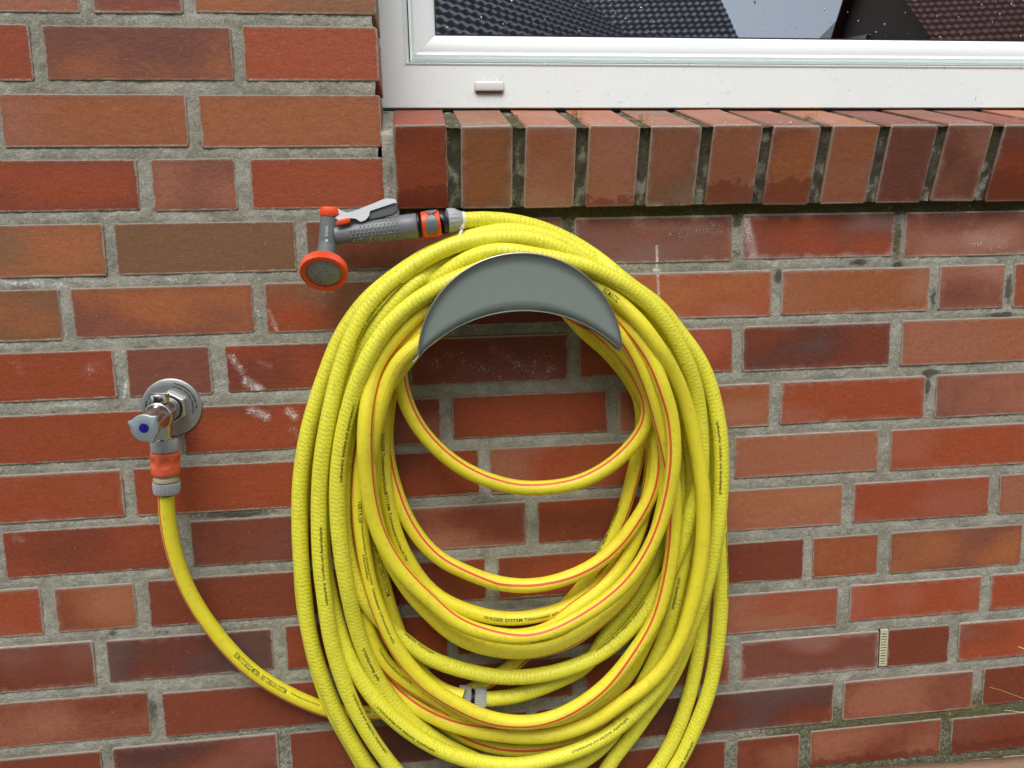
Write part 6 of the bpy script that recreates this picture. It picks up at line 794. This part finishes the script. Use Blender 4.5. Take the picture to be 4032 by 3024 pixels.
# plastic connector hanging under the tap
con = empty('hose_connector', 'grey and faded orange plastic connector between the tap and the striped hose', 'hose connector')
A0 = Vector((-105.2,-50,-633.5)); A1 = Vector((-108.6,-50,-716)); ax = (A1-A0).normalized()
def at_(t): return A0+ax*t
def half_ribs(th, t): return 1+.05*(abs(math.sin(th*14))-.5)*(1 if math.cos(th*2-.6) < .6 else .2)
mb = MB(); lathe(mb, at_(1), A1, [(0,14),(1,17.2),(3,17.6),(15,17.9),(16.5,17)], 112, half_ribs); mb.build('threaded_nut', M['greyplastic'], con, True)
def sq(th, t): return 1+.035*math.cos(4*th)
mb = MB(); lathe(mb, at_(18.2), A1, [(0,15),(.8,18.3),(2.5,18.8),(15,18.5),(29,18.3),(31,17.4),(31.5,14)], 64, sq); oc = mb.build('orange_sleeve', M['orangefaded'], con, True)
# thumb dimples pressed into the sleeve
for ang in (-42, 22, 86, 150, 214, 278):
    ca, sa = math.sin(math.radians(ang)), -math.cos(math.radians(ang)); c = at_(32)+Vector((ca,sa,0))*24.5; R0 = 9.4
    for vtx in oc.data.vertices:
        pass
bm = bmesh.new(); bm.from_mesh(oc.data)
bmesh.ops.subdivide_edges(bm, edges=[e for e in bm.edges if abs(e.verts[0].co.z-e.verts[1].co.z) > .004], cuts=9)
for ang in (-46, 16, 78, 140, 202, 264):
    dirv = Vector((math.sin(math.radians(ang)), -math.cos(math.radians(ang)), 0)); c = (at_(32)+dirv*18)*MM
    for v in bm.verts:
        rel = v.co-c; lat = rel-dirv*rel.dot(dirv); d = lat.length/(7.4*MM)
        if d < 1 and rel.dot(dirv) > -.009: v.co -= dirv*(2.6*MM*(1-d*d)**.7)
bm.to_mesh(oc.data); bm.free(); oc.data.polygons.foreach_set('use_smooth', [True]*len(oc.data.polygons))
mb = MB(); lathe(mb, at_(49.5), A1, [(0,13.2),(4,13.2),(6,16.8),(9.6,17),(10,15)], 48); mb.build('collar', M['cream'], con, True)
mb = MB(); lathe(mb, at_(59.2), A1, [(0,15.6),(1.2,15.6)], 48); mb.build('seal_ring', M['black'], con, True)
mb = MB(); lathe(mb, at_(60.6), A1, [(0,16.6),(1.2,17.3),(14,16.6),(16.5,15.4),(17,11)], 264, ribs(44,.10)); mb.build('ribbed_nut', M['greyplastic'], con, True)
# ------------------------------------------------------------------ spray nozzle
noz = empty('spray_nozzle', 'dark grey and orange watering spray nozzle with perforated rose', 'spray nozzle')
P_ = {k: Vector(v) for k, v in PT.items()}
ht, hb, rc = P_['head_top'], P_['head_bot'], P_['rose']; rn = Vector((-.04,-.73,-.68)).normalized()
mb = MB(); L_ = (hb-ht).length
lathe(mb, ht, hb, [(0,10.5),(1,12.2),(L_*.5,12.7),(L_*.8,13.4),(L_,12.6)], 40)
nb_ = rc-rn*26
lathe(mb, hb-Vector((0,0,-4)), nb_+rn*4, [(0,12.3),(((nb_+rn*4)-(hb+Vector((0,0,4)))).length,12.6)], 40)
mb.build('head', M['darkgrey'], noz, True)
mb = MB(); lathe(mb, nb_-rn*2, rc, [(0,11),(3,13.4),(7,18.5),(11,25.5),(15,28.6),(20,29.2)], 56); mb.build('bell', M['darkgrey'], noz, True)
mb = MB(); lathe(mb, rc-rn*11, rc, [(0,28.6),(.6,30.2),(10.6,31.2),(12.6,30.4),(13.4,27.5),(12.6,24.2),(10.5,23.4)], 360, lambda th,t: 1+(.045*(abs(math.sin(th*30))-.5) if t < 11 else 0), caps=False); mb.build('orange_ring', M['orange'], noz, True)
mb = MB(); lathe(mb, rc-rn*2, rc, [(0,24),(1.2,23.6),(3.2,18),(4.6,10),(5.0,4),(5.05,1)], 48); rose = mb.build('rose_plate', plain('perforated grey rose', (158,160,160), .4, .5, 1e-4, ((84,80,74),.3), .12), noz, True)
mb = MB(); a_, b_ = frame_of(rn)[1:]
for ring_i in range(1, 15):
    rr = ring_i*1.6; n = int(rr*2*math.pi/1.75); 
    for k in range(n):
        th = 2*math.pi*k/n+ring_i*.3; hgt = float(np.interp(rr,[4,10,18,23.6],[5.0,4.6,3.2,1.2])); c = rc-rn*2+rn*(hgt+.08)+a_*(rr*math.cos(th))+b_*(rr*math.sin(th)); big = 1.0 if random.random() < .92 else 1.7
        q = [c+(a_*math.cos(w*math.pi/3)+b_*math.sin(w*math.pi/3))*.5*big+rn*.06 for w in range(6)]; mb.add(q, [(0,1,2,3,4,5)])
o = mb.build('rose_holes', M['black'], rose); o['kind'] = 'stuff'
hs, he = P_['hs'], P_['he']; ha = (he-hs).normalized(); HL = (he-hs).length
mb = MB(); s0 = hs-ha*10
lathe(mb, s0, he, [(0,12.6),(12,12.8),(30,14.2),(60,15.4),(84,15.6),(86,16.6),(HL+8,16.9),(HL+10,15.6)], 48); mb.build('handle', M['darkgrey'], noz, True)
mb = MB(); lathe(mb, he+ha*.2, he+ha*20, [(0,15.6),(1,16.8),(2.2,16.8),(3,15.6)], 40); mb.build('seal_ring', M['black'], noz, True)
mb = MB(); HA, h1, h2 = frame_of(ha)
for row, ang in enumerate((-44,-27,-10,7,24,41,58)):
    for j in range(15):
        if row in (2,3) and j > 12: continue
        t = 22+j*5.4+(row%2)*2.7
        if t > 92 or (row < 2 and t < 34): continue
        a = math.radians(ang); d = Vector((0,-1,0))*math.cos(a)+Vector((0,0,-1))*math.sin(a)*1.0; d = (d-ha*d.dot(ha)).normalized(); c = s0+ha*t+d*(14.2+min(1.2,(t-30)*.03))
        r = 1.35; v = []; f = []; s_ = ha; u2 = d.cross(s_)
        for k in range(3):
            ph = k/3*math.pi/2
            for m in range(8): w = 2*math.pi*m/8; v.append(c+(s_*math.cos(w)+u2*math.sin(w))*r*math.cos(ph)+d*math.sin(ph)*1.1)
        v.append(c+d*1.1)
        for k in range(2):
            for m in range(8): f.append((k*8+m,k*8+(m+1)%8,(k+1)*8+(m+1)%8,(k+1)*8+m))
        for m in range(8): f.append((16+m,16+(m+1)%8,24))
        mb.add(v,f)
o = mb.build('grip_studs', M['darkgrey'], noz, True); o['kind'] = 'stuff'
ct = P_['cap_top']; ca = (ht-ct).normalized()
mb = MB(); lathe(mb, ct-ca*1, ht, [(0,9),(.8,11.6),(2.5,12.8),(10.5,13.2),(12.5,12.6),(13.5,11)], 120, lambda th,t: 1+.035*(abs(math.sin(th*15))-.5)); mb.build('orange_cap', M['orange'], noz, True)
mb = MB(); extrude(mb, [(x,z) for x,z in LEVER_CHEEK], -66.5, -64.8); extrude(mb, [(x,z) for x,z in LEVER_CHEEK], -42, -40.3); 
top = [(148.5,-338.7),(165.7,-334.8),(187.8,-326.8),(210,-318.3),(220.8,-319.2)]
for (x0,z0),(x1,z1) in zip(top[:-1], top[1:]): mb.add([(x0,-66,z0),(x1,-66,z1),(x1,-41,z1),(x0,-41,z0),(x0,-66,z0-1.5),(x1,-66,z1-1.5),(x1,-41,z1-1.5),(x0,-41,z0-1.5)],[(0,1,2,3),(4,7,6,5),(0,4,5,1),(2,6,7,3)])
mb.build('trigger_lever', M['lever'], noz, True)
mb = MB(); extrude(mb, LEVER_BODY, -63.5, -43); mb.build('lever_core', M['darkgrey'], noz, True, 1.0)
mb = MB(); extrude(mb, LOCK, -69, -62); mb.build('lock_button', M['orange'], noz, True, 1.0)
mb = MB(); extrude(mb, [(140,-352),(146,-340),(190,-344),(236,-341.5),(236,-348),(150,-356)], -60, -46); mb.build('handle_bridge', M['darkgrey'], noz, True, 2.0)
v, f = text_mesh('GARDENA', 5.2, True); v = v.copy(); v[:,0] *= 20/v[:,0].max(); out = []
for x, b, _ in v:
    s_ = x; q = (b-1.6)/12.7; base = Vector((128.6,0,-373.0)); p = base+Vector((.10,0,.995))*s_; a = -q-.1
    cz = ht+(hb-ht)*min(1,max(0,(ht.z-p.z)/(ht.z-hb.z))); out.append((cz.x+math.sin(a)*13.25, cz.y-math.cos(a)*13.25, p.z))
mesh_obj('printed_text', out, f, M['printwhite'], noz)
mb = MB(); lathe(mb, (rc.x+5.6,-63.55,-372.2),(rc.x+5.6,-64,-372.2),[(0,1.9),(.12,1.9)],16); mb.build('printed_emblem', M['printwhite'], noz)
pts = []
for _ in range(46):
    t = random.uniform(24,100); a = random.uniform(-.6,1.9); d = Vector((0,-math.cos(a),-math.sin(a))); d = (d-ha*d.dot(ha)).normalized(); pts.append((tuple(s0+ha*t+d*15.3), random.uniform(.6,1.8), tuple(d), 1.3))
for _ in range(5): a = random.uniform(1.2,1.9); pts.append(((rc.x+random.uniform(-8,14),rc.y+6,rc.z-24.5),1.6,(0,-.5,-1),1.2))
drops('raindrops', pts, noz)
# quick connector at the nozzle
qc = empty('hose_connector', 'orange and grey quick connector with light grey nut, between spray nozzle and hose', 'hose connector')
ce, ns, ne = P_['ce'], P_['ns'], P_['ne']; qa = (ce-he).normalized(); q0 = he+qa*5
mb = MB(); lathe(mb, q0, ce, [(0,15.5),(1,17.6),(3,17.9),(22,17.4),(25,16.6),(26,14)], 56); qs = mb.build('orange_sleeve', M['orange'], qc, True)
def pad(yy, off, name):
    v = []; f = []; n = 28
    for k in range(n):
        a = 2*math.pi*k/n; x = 8.3*math.copysign(abs(math.cos(a))**.7, math.cos(a)); z = 14.5*math.copysign(abs(math.sin(a))**.8, math.sin(a)); ang = z/18.3
        for r in (17.2, 18.6): v.append(q0+qa*(13.5+x)+Vector((0,-math.cos(ang+off),math.sin(ang+off)))*r)
    for k in range(n): k2 = (k+1)%n; f.append((2*k,2*k2,2*k2+1,2*k+1))
    # curved top skin
    g = len(v); m = 9
    rows_ = []
    for i in range(m+1):
        zz = -14.5+29*i/m; w = 8.3*max(0,1-(abs(zz)/14.5)**2.6)**.5; rows_.append((zz,w))
    for zz,w in rows_:
        for j in range(7):
            x = -w+2*w*j/6; ang = zz/18.3; v.append(q0+qa*(13.5+x)+Vector((0,-math.cos(ang+off),math.sin(ang+off)))*18.65)
    for i in range(m):
        for j in range(6): a = g+i*7+j; f.append((a,a+1,a+8,a+7))
    mesh_obj(name, v, f, M['darkgrey'], qs, smooth=True).data.set_sharp_from_angle(angle=.7)
pad(0, -.12, 'grip_pad'); pad(0, 1.55, 'grip_pad')
mb = MB()
for dx in (-4,0,4):
    for k in range(7):
        a0 = -.55+k*.12-.12; p = q0+qa*(13.5+dx)+Vector((0,-math.cos(a0),math.sin(a0)))*18.7; p2 = q0+qa*(13.5+dx)+Vector((0,-math.cos(a0+.12),math.sin(a0+.12)))*18.7; lathe(mb, p, p2, [(0,.75),((p2-p).length,.75)], 8)
mb.build('pad_ridges', M['darkgrey'], qc, True)
mb = MB(); lathe(mb, q0+qa*25.5, ns, [(0,15.8),(2,16.2),(5,16),(7,14.8),(9,14.8)], 40); mb.build('black_collar', M['black'], qc, True)
na = (ne-ns).normalized()
mb = MB(); lathe(mb, ns-na*.5, ne, [(0,14.5),(1,16.4),(7,16),(12,15),(17,12.6),(19.5,11.6),(20,11)], 96, lambda th,t: 1+(.05*(abs(math.sin(th*8))**3-.3) if 2 < t < 16 else 0)); mb.build('light_grey_nut', M['greyplastic'], qc, True)
# cable tie
tie = empty('cable_tie', 'milky white cable tie around the hose just behind the nozzle connector', 'cable tie')
tc = Vector((P_['tie'].x, HOSE['N']['P'][0][1]-0, P_['tie'].z)); i0 = int(np.argmin(abs(HOSE['N']['P'][:40,0]-tc.x))); tc = Vector(HOSE['N']['P'][i0]); ta = Vector(HOSE['N']['T'][i0]); ta = (ta+Vector((0,0,-.16))).normalized()
mb = MB(); lathe(mb, tc-ta*2.2, tc+ta*2.2, [(0,11.4),(0,12.9),(4.4,12.9),(4.4,11.4)], 48, caps=False); mb.build('band', M['tie'], tie, True)
kp = tc+Vector((-1.5,-11.5,-7)); mb = MB(); mb.box((kp.x-3.2,kp.y-4,kp.z-4.2),(kp.x+3.2,kp.y+1.5,kp.z+3.4)); mb.build('lock_head', M['tie'], tie, True, .8)
mb = MB(); mb.add([(kp.x-2.2,kp.y-2,kp.z-4),(kp.x+2,kp.y-2,kp.z-4),(kp.x-2.2,kp.y-5,kp.z-15),(kp.x-6.2,kp.y-5,kp.z-14.4),(kp.x-2.2,kp.y-.8,kp.z-4),(kp.x+2,kp.y-.8,kp.z-4),(kp.x-2.2,kp.y-3.8,kp.z-15),(kp.x-6.2,kp.y-3.8,kp.z-14.4)],[(0,1,2,3),(7,6,5,4),(0,4,5,1),(1,5,6,2),(2,6,7,3),(3,7,4,0)]); mb.build('tail', M['tie'], tie)
# ------------------------------------------------------------------ weep-hole grille
wv = empty('wall_vent', 'narrow cream plastic weep-hole grille set in a mortar joint', 'vent')
X0, X1, Z0, Z1 = 989.3, 1002.6, -1089.5, -1025.5
mb = MB(); mb.box((X0,-1.8,Z0),(X0+2,6,Z1)); mb.box((X1-2,-1.8,Z0),(X1,6,Z1)); mb.box((X0+2,-1.8,Z0),(X1-2,6,Z0+2)); mb.box((X0+2,-1.8,Z1-3),(X1-2,6,Z1)); mb.build('frame', M['weep'], wv)
for k in range(12):
    z = Z0+4.2+k*4.85; mb = MB(); mb.add([(X0+2,-1.5,z),(X1-2,-1.5,z),(X1-2,-1.5,z+2.6),(X0+2,-1.5,z+2.6),(X0+2,1,z-.4),(X1-2,1,z-.4),(X1-2,1,z+2.2),(X0+2,1,z+2.2)],[(0,1,2,3),(4,7,6,5),(0,4,5,1),(3,2,6,7),(0,3,7,4),(1,5,6,2)]); mb.build('slat', M['weep'], wv)
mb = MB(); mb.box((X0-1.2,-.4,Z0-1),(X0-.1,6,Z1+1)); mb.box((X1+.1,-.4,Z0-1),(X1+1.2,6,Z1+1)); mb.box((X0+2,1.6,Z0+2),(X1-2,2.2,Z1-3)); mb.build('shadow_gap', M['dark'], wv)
# ------------------------------------------------------------------ bench at the lower right, straws, ground
bench = empty('wooden_bench', 'weathered wooden bench standing against the wall at the lower right', 'bench')
def slab(p, q, wdt, th, name):
    p, q = Vector(p), Vector(q); d = (q-p).normalized(); s = Vector((d.y,-d.x,0)); n = 60; m = 6; v = []; f = []; L = (q-p).length
    for i in range(n+1):
        for j in range(m+1): c = p+d*(L*i/n)+s*(wdt*j/m); e = (1.6*noise.noise((i*.4,j*2.,1.)) - (3 if j in (0,m) else 0)); v.append((c.x,c.y,c.z+e))
    g = len(v); v += [(x,y,z-th) for x,y,z in v]
    for i in range(n):
        for j in range(m): a = i*(m+1)+j; b = a+m+1; f += [(a,b,b+1,a+1),(g+a,g+a+1,g+b+1,g+b)]
        a = i*(m+1); b = a+m+1; f += [(a,g+a,g+b,b)]; a += m; b += m; f += [(a,b,g+b,g+a)]
    for j in range(m): f += [(j,j+1,g+j+1,g+j)]; a = n*(m+1)+j; f += [(a+1,a,g+a,g+a+1)]
    return mesh_obj(name, v, f, M['wood'], bench, smooth=True)
slab((760,-17,-1252),(2100,-80,-1252),130,34,'board'); slab((760,-155,-1254),(2100,-218,-1254),130,34,'board')
for x in (900,1950):
    for y in (-70,-240):
        mb = MB(); yy = y-(x-900)*.047; mb.box((x,yy-25,-1690),(x+50,yy+25,-1289)); mb.build('leg', M['wood'], bench, False, 2)
def straw(a, b, label, w=.55):
    mb = MB(); a, b = Vector(a), Vector(b); d = (b-a); b = a+d*2.4; pr = a; n = 8
    for i in range(1, n+1): q = a+(b-a)*(i/n)+Vector((0,-(i/n)**2*40,-(i/n)**2*14)); lathe(mb, pr, q, [(0,w),((q-pr).length,w)], 5); pr = q
    o = mb.build('dry_grass_blade', M['straw'], None, True); tag(o, label, 'grass blade', 'dry grass blades at the right edge')
straw(PT['straw1a'],PT['straw1b'],'pale bright tip of a dry grass blade at the right edge, level with the vent',1.0)
straw(PT['straw2a'],PT['straw2b'],'thin brown dry grass blade sloping down across a brick near the right edge',.3)
straw(PT['straw3a'],PT['straw3b'],'lowest dry grass blade, pale and horizontal, above the bench end',.5)
g = bpy.data.meshes.new('ground'); g.from_pydata([(-400,-400,-1.7),(400,-400,-1.7),(400,400,-1.7),(-400,400,-1.7)],[],[(0,1,2,3)]); g.materials.append(M['ground']); go = bpy.data.objects.new('ground', g); COL.objects.link(go); go['kind'] = 'structure'
# ------------------------------------------------------------------ houses across the street (seen in the glass)
def roof_plane(corner, u, e, lu, le, slope, mat, parent, name='roof', step=.21, row=.27, hip=None):
    """corner: eave corner; u: horizontal unit up-slope; e: along the eave"""
    u = Vector((*u,0)).normalized(); e = Vector((*e,0)).normalized(); c = Vector(corner); nu = int(lu/row)*4+1; ne_ = int(le/.045)
    A = np.linspace(0, lu, nu); B_ = np.linspace(0, le, ne_+1); V = []; F = []
    for i, a in enumerate(A):
        saw = (.07*(1-((a/row) % 1.0))) if i < nu-1 else 0
        b0 = hip*a if hip else 0
        p = c+u*a+Vector((0,0,slope*a))
        for b in B_: bb = b0+b*(le-b0)/le; q = p+e*bb; V.append((q.x*1000, q.y*1000, (q.z+saw+.022*math.sin(2*math.pi*bb/step+(i//4)*.0))*1000))
    m = ne_+1
    for i in range(nu-1):
        for j in range(ne_): F.append((i*m+j, i*m+j+1, (i+1)*m+j+1, (i+1)*m+j))
    o = mesh_obj(name, V, F, mat, parent); return o
def house(name, label, corner, u, e, lu, le, slope, mat, hip=None):
    h = empty(name, label, 'house'); roof_plane(corner, u, e, lu, le, slope, mat, h, hip=hip)
    u3 = Vector((*u,0)).normalized(); e3 = Vector((*e,0)).normalized(); c = Vector(corner)
    far = c+u3*(2*lu); mbb = MB()
    # rear roof half
    r = [c+u3*lu+Vector((0,0,slope*lu))+e3*((hip or 0)*lu), c+u3*lu+Vector((0,0,slope*lu))+e3*le, far+e3*le, far]
    mbb.add([p*1000 for p in r], [(0,1,2,3)]); mbb.build('rear_roof', mat, h)
    i = .35; a = c+u3*i+e3*i; b = c+u3*i+e3*(le-i); d = far-u3*i+e3*(le-i); f_ = far-u3*i+e3*i; z0 = -1.7; zt = c.z+slope*i-.12; mbb = MB()
    ring = [a,b,d,f_]; mbb.add([(p.x*1000,p.y*1000,z0*1000) for p in ring]+[(p.x*1000,p.y*1000,zt*1000) for p in ring], [(0,1,5,4),(1,2,6,5),(2,3,7,6),(3,0,4,7)])
    for s0_, s1_ in ((a,f_),(b,d)):
        if hip and s0_ is a: continue
        md = (s0_+s1_)/2; mbb.add([(s0_.x*1000,s0_.y*1000,zt*1000),(s1_.x*1000,s1_.y*1000,zt*1000),(md.x*1000,md.y*1000,(c.z+slope*lu-.12)*1000)],[(0,1,2)])
    mbb.build('wall', M['render'], h)
    for k in range(3):
        cx = a+(b-a)*((k+.7)/3.6); n_ = -u3
        mbb = MB(); w2 = (b-a).normalized()*.55; q = [cx-w2+n_*.03, cx+w2+n_*.03]
        mbb.add([(q[0].x*1000,q[0].y*1000,100),(q[1].x*1000,q[1].y*1000,100),(q[1].x*1000,q[1].y*1000,1300),(q[0].x*1000,q[0].y*1000,1300)],[(0,1,2,3)]); mbb.build('window', M['dark'], h)
    if hip:
        mbb = MB(); top_ = c+u3*lu+Vector((0,0,slope*lu))+e3*(hip*lu); mbb.add([p*1000 for p in (c, top_, far)],[(0,1,2)]); mbb.build('hip_roof', mat, h)
    return h
house('house', 'neighbour house with dark slate-grey tiled roof reflected left of the sky gap', (8.83,-17.32,3.52), (.119,-.993), (-.993,-.119), 8.0, 13.0, .85, M['slate'])
house('house', 'neighbour house with brown tiled roof reflected at the right of the pane', (13.9,-17.82,4.54), (.192,-.981), (.981,.192), 6.5, 14.0, .85, M['brownroof'])
house('house', 'dark hipped roof house between the others, reflected just left of the brown roof', (14.46,-23.18,5.89), (0,-1), (1,0), 4.5, 14.0, 1.2, M['slate'], hip=1.05)
house('house', 'nearer house with very dark roof reflected at the far left of the pane', (7.83,-13.77,1.36), (-.638,-.77), (-.77,.638), 8.0, 16.0, .85, M['slatedark'])
